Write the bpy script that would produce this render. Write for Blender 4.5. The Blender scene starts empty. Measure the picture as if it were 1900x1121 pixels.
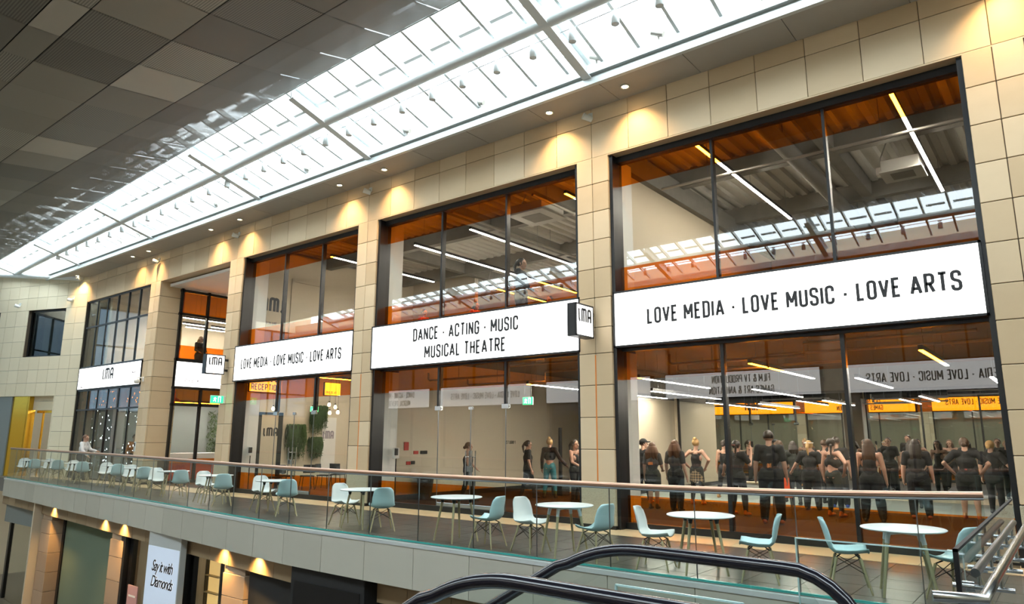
import bpy, bmesh, math, random
from math import sin, cos, pi, radians, sqrt, atan2
from mathutils import Vector, Matrix
SC = bpy.context.scene
COL = SC.collection
random.seed(7)

# ------------------------------------------------------------ camera, sky, exposure
cam_d = bpy.data.cameras.new('camera')
cam = bpy.data.objects.new('camera', cam_d); COL.objects.link(cam); SC.camera = cam
F_PX, YAW, PITCH, ROLL = 1293.2, radians(38.44), radians(11.075), radians(0.23)
cam_d.sensor_fit = 'HORIZONTAL'; cam_d.sensor_width = 36.0; cam_d.lens = 36.0*F_PX/1900
cam_d.clip_start = 0.05; cam_d.clip_end = 300
fw = Vector((-sin(YAW)*cos(PITCH), cos(YAW)*cos(PITCH), sin(PITCH)))
r0 = Vector((cos(YAW), sin(YAW), 0)); u0 = r0.cross(fw)
rt = r0*cos(ROLL)+u0*sin(ROLL); up = u0*cos(ROLL)-r0*sin(ROLL)
cam.matrix_world = Matrix(((rt.x, up.x, -fw.x, 0), (rt.y, up.y, -fw.y, 0), (rt.z, up.z, -fw.z, 1.63), (0, 0, 0, 1)))
cam_d.dof.use_dof = False

world = bpy.data.worlds.new('overcast_sky'); SC.world = world; world.use_nodes = True
wb = world.node_tree.nodes['Background']
wb.inputs[0].default_value = (0.86, 0.95, 1.0, 1); wb.inputs[1].default_value = 10.0
SC.view_settings.view_transform = 'Standard'; SC.view_settings.look = 'None'
SC.view_settings.exposure = 0.45; SC.view_settings.gamma = 1.0; SC.view_settings.use_curve_mapping = False
cy = SC.cycles
cy.max_bounces = 14; cy.diffuse_bounces = 4; cy.glossy_bounces = 6; cy.transmission_bounces = 6
cy.transparent_max_bounces = 40; cy.sample_clamp_indirect = 6.0; cy.caustics_reflective = False; cy.caustics_refractive = False
cy.use_denoising = True

# ------------------------------------------------------------ materials
def nodes_of(name):
    m = bpy.data.materials.new(name); m.use_nodes = True
    nt = m.node_tree; return m, nt, nt.nodes, nt.links
def mat(name, c, rough=0.5, metal=0.0, var=0.0, scale=6.0, bump=0.0, spec=0.5, coat=0.0, stretch=None):
    m, nt, N, L = nodes_of(name); b = N['Principled BSDF']
    b.inputs['Base Color'].default_value = (*c, 1); b.inputs['Roughness'].default_value = rough
    b.inputs['Metallic'].default_value = metal; b.inputs['Specular IOR Level'].default_value = spec
    b.inputs['Coat Weight'].default_value = coat
    if var or bump:
        tc = N.new('ShaderNodeTexCoord'); mp = N.new('ShaderNodeMapping'); nz = N.new('ShaderNodeTexNoise')
        if stretch: mp.inputs['Scale'].default_value = stretch
        L.new(tc.outputs['Object'], mp.inputs[0]); L.new(mp.outputs[0], nz.inputs['Vector'])
        nz.inputs['Scale'].default_value = scale; nz.inputs['Detail'].default_value = 5
        if var:
            mx = N.new('ShaderNodeMix'); mx.data_type = 'RGBA'
            mx.inputs['A'].default_value = (*[x*(1-var) for x in c], 1); mx.inputs['B'].default_value = (*[min(1, x*(1+var)) for x in c], 1)
            L.new(nz.outputs['Fac'], mx.inputs['Factor']); L.new(mx.outputs['Result'], b.inputs['Base Color'])
        if bump:
            bp = N.new('ShaderNodeBump'); bp.inputs['Strength'].default_value = bump; bp.inputs['Distance'].default_value = 0.02
            L.new(nz.outputs['Fac'], bp.inputs['Height']); L.new(bp.outputs[0], b.inputs['Normal'])
    return m
def emit(name, c, s):
    m, nt, N, L = nodes_of(name); b = N['Principled BSDF']
    b.inputs['Base Color'].default_value = (*[x*.8 for x in c], 1)
    b.inputs['Emission Color'].default_value = (*c, 1); b.inputs['Emission Strength'].default_value = s
    b.inputs['Roughness'].default_value = 0.5
    return m
def tonemat(name, c0, c1, rough=0.6, nscale=3.0, namt=0.25, bump=0.05, stretch=(1, 1, 1), speck=0.0):
    """laid stones or panels: each piece has its own tone (attribute), plus soft veining"""
    m, nt, N, L = nodes_of(name); b = N['Principled BSDF']
    at = N.new('ShaderNodeAttribute'); at.attribute_name = 'tone'
    tc = N.new('ShaderNodeTexCoord'); mp = N.new('ShaderNodeMapping'); mp.inputs['Scale'].default_value = stretch
    nz = N.new('ShaderNodeTexNoise'); nz.inputs['Scale'].default_value = nscale; nz.inputs['Detail'].default_value = 6
    L.new(tc.outputs['Object'], mp.inputs[0]); L.new(mp.outputs[0], nz.inputs['Vector'])
    ad = N.new('ShaderNodeMath'); ad.operation = 'MULTIPLY_ADD'; ad.inputs[1].default_value = namt; 
    L.new(nz.outputs['Fac'], ad.inputs[0]); 
    sb = N.new('ShaderNodeMath'); sb.operation = 'SUBTRACT'; sb.inputs[1].default_value = namt*.5
    L.new(at.outputs['Fac'], sb.inputs[0]); L.new(sb.outputs[0], ad.inputs[2])
    mx = N.new('ShaderNodeMix'); mx.data_type = 'RGBA'; mx.clamp_factor = True
    mx.inputs['A'].default_value = (*c0, 1); mx.inputs['B'].default_value = (*c1, 1)
    L.new(ad.outputs[0], mx.inputs['Factor']); src = mx.outputs['Result']
    if speck:
        vz = N.new('ShaderNodeTexVoronoi'); vz.inputs['Scale'].default_value = 60
        L.new(tc.outputs['Object'], vz.inputs['Vector'])
        rp = N.new('ShaderNodeMath'); rp.operation = 'LESS_THAN'; rp.inputs[1].default_value = 0.28; L.new(vz.outputs['Distance'], rp.inputs[0])
        ml = N.new('ShaderNodeMath'); ml.operation = 'MULTIPLY'; ml.inputs[1].default_value = speck; L.new(rp.outputs[0], ml.inputs[0])
        m2 = N.new('ShaderNodeMix'); m2.data_type = 'RGBA'; m2.inputs['B'].default_value = (0.1, 0.08, 0.05, 1)
        L.new(ml.outputs[0], m2.inputs['Factor']); L.new(src, m2.inputs['A']); src = m2.outputs['Result']
    L.new(src, b.inputs['Base Color']); b.inputs['Roughness'].default_value = rough
    if bump:
        bp = N.new('ShaderNodeBump'); bp.inputs['Strength'].default_value = bump; bp.inputs['Distance'].default_value = .01
        L.new(nz.outputs['Fac'], bp.inputs['Height']); L.new(bp.outputs[0], b.inputs['Normal'])
    return m
def glass(name, tint=(1, 1, 1), f0=0.04, rough=0.0, opaque=None, amount=0.0):
    """flat architectural glass: tinted see-through plus a Schlick reflection; amount>0 adds a frosted body"""
    m, nt, N, L = nodes_of(name); N.remove(N['Principled BSDF']); out = N['Material Output']
    tr = N.new('ShaderNodeBsdfTransparent'); tr.inputs[0].default_value = (*tint, 1)
    gl = N.new('ShaderNodeBsdfGlossy'); gl.inputs['Roughness'].default_value = rough
    lw = N.new('ShaderNodeLayerWeight'); lw.inputs[0].default_value = 0.5
    pw = N.new('ShaderNodeMath'); pw.operation = 'POWER'; pw.inputs[1].default_value = 5
    L.new(lw.outputs['Facing'], pw.inputs[0])
    ma = N.new('ShaderNodeMath'); ma.operation = 'MULTIPLY_ADD'; ma.inputs[1].default_value = 1-f0; ma.inputs[2].default_value = f0
    L.new(pw.outputs[0], ma.inputs[0])
    ge = N.new('ShaderNodeNewGeometry'); fr = N.new('ShaderNodeMath'); fr.operation = 'SUBTRACT'; fr.inputs[0].default_value = 1.0
    L.new(ge.outputs['Backfacing'], fr.inputs[1]); fm = N.new('ShaderNodeMath'); fm.operation = 'MULTIPLY'
    L.new(ma.outputs[0], fm.inputs[0]); L.new(fr.outputs[0], fm.inputs[1])
    base = tr.outputs[0]
    if amount:
        df = N.new('ShaderNodeBsdfDiffuse'); df.inputs[0].default_value = (*opaque, 1)
        m1 = N.new('ShaderNodeMixShader'); m1.inputs[0].default_value = amount
        L.new(tr.outputs[0], m1.inputs[1]); L.new(df.outputs[0], m1.inputs[2]); base = m1.outputs[0]
    mx = N.new('ShaderNodeMixShader'); L.new(fm.outputs[0], mx.inputs[0]); L.new(base, mx.inputs[1]); L.new(gl.outputs[0], mx.inputs[2])
    L.new(mx.outputs[0], out.inputs['Surface'])
    return m

M = {}
M['stone'] = tonemat('limestone', (.565, .41, .24), (.73, .57, .37), .6, 2.2, .35, .04, (1, 1, 2.5))
M['plinth'] = tonemat('speckled_granite', (.43, .38, .26), (.52, .46, .33), .5, 8, .3, .03, (1, 1, 1), .5)
M['slabstone'] = tonemat('grey_limestone', (.42, .41, .345), (.52, .505, .43), .55, 2.0, .4, .03)
M['greystone'] = tonemat('pale_limestone', (.74, .66, .475), (.82, .74, .55), .6, 2.0, .3, .03)
M['headerstone'] = tonemat('shaded_limestone', (.30, .215, .12), (.38, .28, .165), .55, 2.0, .4, .03)  # header's shade and warm lamp light put into the stone colour
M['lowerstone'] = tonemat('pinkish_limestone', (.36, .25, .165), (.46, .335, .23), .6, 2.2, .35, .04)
M['plinthdark'] = tonemat('dark_ground_stone', (.16, .13, .10), (.2, .17, .13), .3, 4, .4, .02)
M['joint'] = mat('dark_joint', (.10, .075, .05), .9)
M['tile'] = tonemat('dark_floor_tile', (.05, .047, .042), (.075, .07, .06), .28, 4, .5, .02)
M['grout'] = mat('floor_grout', (.17, .16, .14), .8)
M['border'] = tonemat('sand_floor_stone', (.55, .40, .22), (.64, .48, .28), .35, 5, .3, .02)
M['black'] = mat('black_metal', (.008, .008, .009), .35)
M['blackmatt'] = mat('matt_black', (.012, .012, .012), .7)
M['white'] = mat('white_paint', (.78, .76, .72), .5)
M['cream'] = mat('cream_wall_paint', (.66, .575, .43), .6, var=.04, scale=1.5)
M['greywall'] = mat('grey_wall_paint', (.30, .30, .29), .6)
M['softgrey'] = mat('soffit_paint', (.42, .40, .37), .5, var=.03)
M['gutter'] = mat('gutter_metal', (.62, .66, .66), .35, .2)
M['steelwhite'] = mat('white_coated_steel', (.74, .78, .78), .35)
M['steel'] = mat('brushed_steel', (.55, .58, .60), .22, 1.0)
M['darksteel'] = mat('dark_steel', (.25, .28, .30), .3, 1.0)
M['copper'] = mat('copper_toned_rail', (.62, .38, .27), .28, .75)
M['rubber'] = mat('black_rubber_handrail', (.006, .006, .012), .18, spec=.7)
M['glass'] = glass('window_glass', (.96, .97, .95), .095)
M['balglass'] = glass('balustrade_glass', (.93, .97, .96), .06)
M['balglass2'] = glass('screen_glass', (.94, .975, .965), .06)
M['film'] = glass('orange_film', (.95, .24, .006), .0)
M['glassedge'] = mat('green_glass_edge', (.03, .33, .30), .2, spec=.8)
M['paleedge'] = mat('polished_glass_edge', (.42, .62, .62), .2)
M['skyglass'] = glass('roof_glass', (.92, .96, .97), .04)
M['mirror'] = mat('mirror_silver', (.82, .84, .82), .01, 1.0)
M['sign'] = emit('lit_sign_face', (1, .985, .96), 2.0)
M['ink'] = mat('sign_lettering', (.022, .022, .025), .5)
M['ink2'] = mat('grey_lettering', (.30, .26, .30), .5)
M['whiteink'] = emit('white_lettering', (1, 1, 1), 1.2)
M['orangeink'] = mat('orange_print', (.75, .22, .03), .6)
M['led'] = emit('led_diffuser', (1, .90, .78), 90.0)
M['leddim'] = emit('dim_shop_lamp', (1, .88, .7), 14.0)
M['lampglow'] = emit('warm_lamp', (1, .72, .36), 40.0)
M['bulb'] = emit('filament_bulb', (1, .74, .38), 25.0)
M['exit'] = emit('exit_green', (.02, .75, .22), 1.6)
M['exitwhite'] = emit('exit_pictogram', (.9, 1, .92), 1.6)
M['deck'] = mat('ceiling_deck', (.62, .60, .54), .55, .1)
M['concrete'] = mat('beam_paint', (.24, .23, .205), .7, var=.15, scale=4)
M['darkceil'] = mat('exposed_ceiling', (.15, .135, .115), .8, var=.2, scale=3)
M['pipe'] = mat('galvanised_pipe', (.42, .40, .36), .4, .6)
M['duct'] = mat('ac_casing', (.55, .54, .50), .5)
M['studiofloor'] = mat('grey_vinyl_floor', (.36, .40, .38), .35, var=.05)
M['brownfloor'] = mat('corridor_floor', (.22, .19, .16), .4, var=.1)
M['shellwhite'] = mat('white_chair_plastic', (.74, .77, .76), .35)
M['shellaqua'] = mat('aqua_chair_plastic', (.52, .73, .77), .35)
M['tabletop'] = mat('white_laminate', (.76, .78, .79), .28)
M['wood'] = mat('pale_beech', (.46, .38, .22), .45, var=.12, scale=14, stretch=(1, 1, .15))
M['woodpanel'] = mat('chipboard', (.62, .44, .24), .6, var=.15, scale=20, stretch=(1, 1, 4))
M['gold'] = mat('brass_cladding', (.72, .44, .05), .22, .85)
M['greyclad'] = mat('grey_cladding', (.20, .23, .23), .5)
M['bluewindow'] = glass('dark_window_glass', (.16, .2, .22), .07)
M['daylightglass'] = glass('frosted_daylight_glass', (.30, .36, .40), .06, 0, (.5, .55, .6), .2)
M['shadefloor'] = mat('shaded_front_floor', (.025, .021, .018), .85, var=.15)  # low light behind the glass put into this floor colour
M['frost'] = glass('frosted_shop_glass', (.5, .55, .45), .06, 0, (.24, .30, .22), .72)
M['banner'] = emit('banner_face', (.62, .72, .86), .32)
M['skin'] = mat('skin', (.50, .29, .20), .5, var=.06, scale=8)
M['skin2'] = mat('warm_skin', (.40, .215, .14), .5, var=.06, scale=8)
M['cloth'] = mat('black_cloth', (.010, .010, .011), .85)
M['cloth2'] = mat('charcoal_cloth', (.03, .032, .035), .8)
M['olive'] = mat('dark_green_cloth', (.022, .026, .022), .85)
M['shirtwhite'] = mat('white_shirt', (.70, .69, .69), .75)
M['mesh'] = glass('sheer_black_mesh', (.35, .33, .33), .0, .5, (.02, .018, .018), .45)
M['trainer'] = mat('dark_trainer', (.02, .02, .022), .6)
M['orangeshoe'] = mat('tan_trainer', (.42, .20, .06), .6)
M['blueshoe'] = mat('blue_trainer', (.03, .07, .3), .5)
M['hairbrown'] = mat('brown_hair', (.07, .035, .016), .5, var=.4, scale=30, stretch=(1, 1, .15))
M['hairdark'] = mat('dark_hair', (.022, .013, .008), .45, var=.4, scale=30, stretch=(1, 1, .15))
M['hairblonde'] = mat('blonde_hair', (.42, .25, .09), .5, var=.35, scale=30, stretch=(1, 1, .15))
M['hairred'] = mat('auburn_hair', (.12, .055, .025), .5, var=.4, scale=30, stretch=(1, 1, .15))
M['eyewhite'] = mat('eye', (.03, .02, .015), .2)
M['lip'] = mat('lips', (.32, .10, .08), .5)
M['plant'] = mat('hanging_foliage', (.045, .10, .025), .6, var=.4, scale=20)
M['red'] = mat('red_plastic', (.55, .03, .02), .4)
M['redsign'] = mat('red_sign', (.5, .03, .02), .5)
M['pink'] = mat('pink_card', (.52, .30, .30), .6)
M['redchair'] = mat('orange_red_plastic', (.75, .10, .02), .4)
M['teal'] = mat('teal_cloth', (.03, .16, .18), .7)
M['amberlight'] = emit('amber_panel', (1, .60, .02), 1.15)
M['shelflight'] = emit('lit_shelf', (1, .66, .25), .55)
M['screen'] = emit('shop_screen', (.75, .8, 1.0), 1.5)
def perforated():
    m, nt, N, L = nodes_of('perforated_panel'); b = N['Principled BSDF']; out = N['Material Output']
    at = N.new('ShaderNodeAttribute'); at.attribute_name = 'tone'
    mx = N.new('ShaderNodeMix'); mx.data_type = 'RGBA'; mx.inputs['A'].default_value = (.09, .076, .055, 1); mx.inputs['B'].default_value = (.38, .35, .285, 1)
    rb = N.new('ShaderNodeMath'); rb.operation = 'GREATER_THAN'; rb.inputs[1].default_value = 1.5; L.new(at.outputs['Fac'], rb.inputs[0])
    tn = N.new('ShaderNodeMath'); tn.operation = 'MULTIPLY_ADD'; tn.inputs[1].default_value = -2; L.new(rb.outputs[0], tn.inputs[0]); L.new(at.outputs['Fac'], tn.inputs[2])
    L.new(tn.outputs[0], mx.inputs['Factor'])
    tc = N.new('ShaderNodeTexCoord'); wv = N.new('ShaderNodeTexWave'); wv.inputs['Scale'].default_value = 7.0; wv.bands_direction = 'Y'
    L.new(tc.outputs['Object'], wv.inputs['Vector'])
    ml = N.new('ShaderNodeMix'); ml.data_type = 'RGBA'; ml.blend_type = 'MULTIPLY'; rk = N.new('ShaderNodeMath'); rk.operation = 'MULTIPLY'; rk.inputs[1].default_value = .55; L.new(rb.outputs[0], rk.inputs[0]); L.new(rk.outputs[0], ml.inputs['Factor'])
    L.new(mx.outputs['Result'], ml.inputs['A']); L.new(wv.outputs['Color'], ml.inputs['B'])
    L.new(ml.outputs['Result'], b.inputs['Base Color']); b.inputs['Roughness'].default_value = .45; b.inputs['Metallic'].default_value = .25
    # round holes in the sheet
    vo = N.new('ShaderNodeTexVoronoi'); vo.voronoi_dimensions = '2D'; vo.inputs['Scale'].default_value = 70; vo.inputs['Randomness'].default_value = 0
    L.new(tc.outputs['Object'], vo.inputs['Vector'])
    lt = N.new('ShaderNodeMath'); lt.operation = 'LESS_THAN'; lt.inputs[1].default_value = .15; L.new(vo.outputs['Distance'], lt.inputs[0])
    tr = N.new('ShaderNodeBsdfTransparent'); ms = N.new('ShaderNodeMixShader')
    L.new(lt.outputs[0], ms.inputs[0]); L.new(b.outputs[0], ms.inputs[1]); L.new(tr.outputs[0], ms.inputs[2]); L.new(ms.outputs[0], out.inputs['Surface'])
    return m
M['perf'] = perforated()
def plaid():
    m, nt, N, L = nodes_of('plaid_cloth'); b = N['Principled BSDF']
    tc = N.new('ShaderNodeTexCoord'); sx = N.new('ShaderNodeSeparateXYZ'); L.new(tc.outputs['Object'], sx.inputs[0])
    acc = None
    for ax in ('X', 'Z'):
        a = N.new('ShaderNodeMath'); a.operation = 'MULTIPLY'; a.inputs[1].default_value = 95; L.new(sx.outputs[ax], a.inputs[0])
        s = N.new('ShaderNodeMath'); s.operation = 'SINE'; L.new(a.outputs[0], s.inputs[0])
        g = N.new('ShaderNodeMath'); g.operation = 'GREATER_THAN'; g.inputs[1].default_value = .1; L.new(s.outputs[0], g.inputs[0])
        if acc is None: acc = g.outputs[0]
        else:
            q = N.new('ShaderNodeMath'); q.operation = 'ADD'; L.new(acc, q.inputs[0]); L.new(g.outputs[0], q.inputs[1]); acc = q.outputs[0]
    h = N.new('ShaderNodeMath'); h.operation = 'MULTIPLY'; h.inputs[1].default_value = .5; L.new(acc, h.inputs[0])
    cr = N.new('ShaderNodeMix'); cr.data_type = 'RGBA'; cr.inputs['A'].default_value = (.02, .02, .02, 1); cr.inputs['B'].default_value = (.33, .25, .14, 1)
    L.new(h.outputs[0], cr.inputs['Factor']); L.new(cr.outputs['Result'], b.inputs['Base Color']); b.inputs['Roughness'].default_value = .85
    return m
M['plaid'] = plaid()
def sparkle():
    m, nt, N, L = nodes_of('beaded_curtain_glass'); out = N['Material Output']; N.remove(N['Principled BSDF'])
    tr = N.new('ShaderNodeBsdfTransparent'); tr.inputs[0].default_value = (.55, .62, .62, 1)
    em = N.new('ShaderNodeEmission'); em.inputs[0].default_value = (.85, .95, 1, 1); em.inputs[1].default_value = 3.0
    tc = N.new('ShaderNodeTexCoord'); vo = N.new('ShaderNodeTexVoronoi'); vo.inputs['Scale'].default_value = 6
    L.new(tc.outputs['Object'], vo.inputs['Vector'])
    lt = N.new('ShaderNodeMath'); lt.operation = 'LESS_THAN'; lt.inputs[1].default_value = .20; L.new(vo.outputs['Distance'], lt.inputs[0])
    ms = N.new('ShaderNodeMixShader'); L.new(lt.outputs[0], ms.inputs[0]); L.new(tr.outputs[0], ms.inputs[1]); L.new(em.outputs[0], ms.inputs[2]); L.new(ms.outputs[0], out.inputs['Surface'])
    return m
M['fairy'] = sparkle()

# ------------------------------------------------------------ mesh builder
class MB:
    def __init__(s): s.v = []; s.f = []; s.t = []; s.sm = []
    def add(s, vs, fs, tone=.5, smooth=False):
        n = len(s.v); s.v += [tuple(p) for p in vs]
        for f in fs: s.f.append(tuple(i+n for i in f)); s.t.append(tone); s.sm.append(smooth)
        return s
    def box(s, x0, x1, y0, y1, z0, z1, tone=.5, M4=None):
        vs = [Vector(p) for p in ((x0, y0, z0), (x1, y0, z0), (x1, y1, z0), (x0, y1, z0), (x0, y0, z1), (x1, y0, z1), (x1, y1, z1), (x0, y1, z1))]
        if M4: vs = [M4 @ p for p in vs]
        return s.add(vs, [(0, 3, 2, 1), (4, 5, 6, 7), (0, 1, 5, 4), (1, 2, 6, 5), (2, 3, 7, 6), (3, 0, 4, 7)], tone)
    def cbox(s, x0, x1, y0, y1, z0, z1, b=.006, tone=.5):
        """box with chamfered edges"""
        vs = []
        for sx in (0, 1):
            for sy in (0, 1):
                for sz in (0, 1):
                    X, Y, Z = (x0, x1)[sx], (y0, y1)[sy], (z0, z1)[sz]
                    dx, dy, dz = (b, -b)[sx], (b, -b)[sy], (b, -b)[sz]
                    vs += [(X, Y+dy, Z+dz), (X+dx, Y, Z+dz), (X+dx, Y+dy, Z)]
        def i(a, b_, c, k): return (a*4+b_*2+c)*3+k
        F = []
        for a in (0, 1):
            q = [i(a, 0, 0, 0), i(a, 1, 0, 0), i(a, 1, 1, 0), i(a, 0, 1, 0)]; F.append(q if a else q[::-1])
            q = [i(0, a, 0, 1), i(0, a, 1, 1), i(1, a, 1, 1), i(1, a, 0, 1)]; F.append(q if a else q[::-1])
            q = [i(0, 0, a, 2), i(1, 0, a, 2), i(1, 1, a, 2), i(0, 1, a, 2)]; F.append(q if a else q[::-1])
        for a in (0, 1):
            for c in (0, 1):
                F.append([i(a, c, 0, 0), i(a, c, 1, 0), i(a, c, 1, 1), i(a, c, 0, 1)])
                F.append([i(a, 0, c, 0), i(a, 1, c, 0), i(a, 1, c, 2), i(a, 0, c, 2)])
                F.append([i(0, a, c, 1), i(1, a, c, 1), i(1, a, c, 2), i(0, a, c, 2)])
        for a in (0, 1):
            for c in (0, 1):
                for d in (0, 1): F.append([i(a, c, d, 0), i(a, c, d, 1), i(a, c, d, 2)])
        return s.add(vs, F, tone)
    def tube(s, pts, r, n=10, closed=False, r1=None, cap=True):
        pts = [Vector(p) for p in pts]; k = len(pts); rings = []
        up_ = None
        for i, p in enumerate(pts):
            a = pts[(i-1) % k] if (closed or i > 0) else p; b = pts[(i+1) % k] if (closed or i < k-1) else p
            t = (b-a); t = t.normalized() if t.length > 1e-9 else Vector((0, 0, 1))
            if up_ is None:
                up_ = Vector((0, 0, 1)) if abs(t.z) < .9 else Vector((1, 0, 0))
            x = t.cross(up_); x = x.normalized() if x.length > 1e-6 else t.orthogonal().normalized()
            y = x.cross(t).normalized(); up_ = y
            rr = r if r1 is None else r+(r1-r)*i/max(1, k-1)
            rings.append([p+x*cos(2*pi*j/n)*rr+y*sin(2*pi*j/n)*rr for j in range(n)])
        vs = [q for R in rings for q in R]; F = []
        for i in range(k if closed else k-1):
            for j in range(n):
                a, b = i*n+j, i*n+(j+1) % n; c, d = ((i+1) % k)*n+(j+1) % n, ((i+1) % k)*n+j
                F.append((a, b, c, d))
        s.add(vs, F, .5, True)
        if cap and not closed:
            s.add(rings[0], [tuple(range(n))[::-1]]); s.add(rings[-1], [tuple(range(n))])
        return s
    def cyl(s, p0, p1, r, n=16, r1=None): return s.tube([p0, p1], r, n, False, r1)
    def lathe(s, c, prof, n=28, axis='z'):
        vs = []
        for (r, z) in prof:
            for j in range(n):
                a = 2*pi*j/n
                vs.append((c[0]+r*cos(a), c[1]+r*sin(a), c[2]+z) if axis == 'z' else (c[0]+r*cos(a), c[1]+z, c[2]+r*sin(a)))
        F = [(i*n+j, i*n+(j+1) % n, (i+1)*n+(j+1) % n, (i+1)*n+j) for i in range(len(prof)-1) for j in range(n)]
        s.add(vs, F, .5, True)
        for i in (0, len(prof)-1):
            if prof[i][0] > 1e-5: s.add(vs[i*n:(i+1)*n], [tuple(range(n))])
        return s
    def ball(s, c, r, n=14, m=9, sq=(1, 1, 1)):
        vs = []
        for i in range(m+1):
            th = pi*i/m
            for j in range(n): vs.append((c[0]+r*sq[0]*sin(th)*cos(2*pi*j/n), c[1]+r*sq[1]*sin(th)*sin(2*pi*j/n), c[2]+r*sq[2]*cos(th)))
        return s.add(vs, [(i*n+j, (i+1)*n+j, (i+1)*n+(j+1) % n, i*n+(j+1) % n) for i in range(m) for j in range(n)], .5, True)
    def capsule(s, p0, r0_, p1, r1_, n=12):
        p0, p1 = Vector(p0), Vector(p1); d = p1-p0
        t = d.normalized() if d.length > 1e-6 else Vector((0, 0, 1)); x = t.orthogonal().normalized(); y = t.cross(x)
        rows = [(p0, r0_, -a) for a in (80, 45, 20)]+[(p0, r0_, 0), (p1, r1_, 0)]+[(p1, r1_, a) for a in (20, 45, 80)]
        vs = []
        for (p, r, a) in rows:
            a = radians(a)
            for j in range(n): vs.append(p+t*(r*sin(a))+(x*cos(2*pi*j/n)+y*sin(2*pi*j/n))*(r*cos(a)))
        k = len(rows)
        F = [(i*n+j, i*n+(j+1) % n, (i+1)*n+(j+1) % n, (i+1)*n+j) for i in range(k-1) for j in range(n)]
        F += [tuple(range(n))[::-1], tuple(range((k-1)*n, k*n))]
        return s.add(vs, F, .5, True)
    def prism(s, poly, d0, d1, to3):
        """outline poly (2D) extruded between two depths; to3(u,v,d)->xyz"""
        n = len(poly); vs = [to3(u, v, d0) for u, v in poly]+[to3(u, v, d1) for u, v in poly]
        return s.add(vs, [tuple(range(n))[::-1], tuple(range(n, 2*n))]+[(i, (i+1) % n, n+(i+1) % n, n+i) for i in range(n)])
    def build(s, name, m, parent=None, loc=None, **kw):
        """links the shapes as ONE mesh object. World-laid geometry: origin moved to its base. With a parent: stays in the parent's frame"""
        me = bpy.data.meshes.new(name)
        vs = s.v
        o = bpy.data.objects.new(name, me)
        if parent is not None:
            o.parent = parent
            off = Vector(parent.get('_w', (0, 0, 0)))
            if '_w' in parent: o['_w'] = tuple(off)
            if off.length: vs = [(a-off.x, b-off.y, c-off.z) for a, b, c in vs]
        elif loc is None and vs:
            xs, ys, zs = zip(*vs); off = Vector(((min(xs)+max(xs))/2, (min(ys)+max(ys))/2, min(zs)))
            vs = [(a-off.x, b-off.y, c-off.z) for a, b, c in vs]; o.location = off
            o['_w'] = tuple(off)
        elif loc is not None: o.location = loc
        me.from_pydata(vs, [], s.f)
        at = me.attributes.new('tone', 'FLOAT', 'FACE'); at.data.foreach_set('value', s.t)
        me.polygons.foreach_set('use_smooth', s.sm)
        me.materials.append(m if not isinstance(m, str) else M[m]); me.update()
        COL.objects.link(o)
        for k, v in kw.items(): o[k] = v
        return o
def fixn(o):
    bm = bmesh.new(); bm.from_mesh(o.data); bmesh.ops.recalc_face_normals(bm, faces=bm.faces); bm.to_mesh(o.data); bm.free(); return o
def fixn_mb(mb): return mb
def thing(name, label, cat, loc=(0, 0, 0), rz=0, group=None, world=False, kind=None):
    """an Empty at the thing's base; world=True: parts are laid in world coordinates"""
    o = bpy.data.objects.new(name, None); COL.objects.link(o); o.location = loc; o.rotation_euler = (0, 0, rz)
    o.empty_display_size = .1
    if label: o['label'] = label
    if cat: o['category'] = cat
    if group: o['group'] = group
    if kind: o['kind'] = kind
    if world: o['_w'] = tuple(loc)
    return o
def tag(o, label, cat, group=None):
    o['label'] = label; o['category'] = cat
    if group: o['group'] = group
    return o
KIDS = {}
def copy_tree(o, parent=None, **kw):
    c = o.copy(); COL.objects.link(c)
    if parent is not None: c.parent = parent; c.matrix_parent_inverse = o.matrix_parent_inverse.copy()
    for ch in [q for q in KIDS_OF(o)]: copy_tree(ch, c)
    for k, v in kw.items(): c[k] = v
    return c
def KIDS_OF(o): return list(o.children)
def struct(mb, name, m, parent=None, **kw):
    o = mb.build(name, m, parent, **kw)
    if parent is None: o['kind'] = 'structure'
    return o
def lerp(tab, x):
    tab = sorted(tab)
    if x <= tab[0][0]: return tab[0][1]
    for (a, va), (b, vb) in zip(tab, tab[1:]):
        if x <= b: return va+(vb-va)*(x-a)/(b-a)
    return tab[-1][1]
ORD = ['first', 'second', 'third', 'fourth', 'fifth', 'sixth', 'seventh', 'eighth', 'ninth', 'tenth', 'eleventh', 'twelfth', 'thirteenth', 'fourteenth', 'fifteenth', 'sixteenth', 'seventeenth', 'eighteenth', 'nineteenth', 'twentieth', 'twenty-first', 'twenty-second', 'twenty-third', 'twenty-fourth', 'twenty-fifth', 'twenty-sixth', 'twenty-seventh', 'twenty-eighth', 'twenty-ninth', 'thirtieth', 'thirty-first', 'thirty-second', 'thirty-third', 'thirty-fourth', 'thirty-fifth', 'thirty-sixth', 'thirty-seventh', 'thirty-eighth', 'thirty-ninth', 'fortieth']

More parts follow.
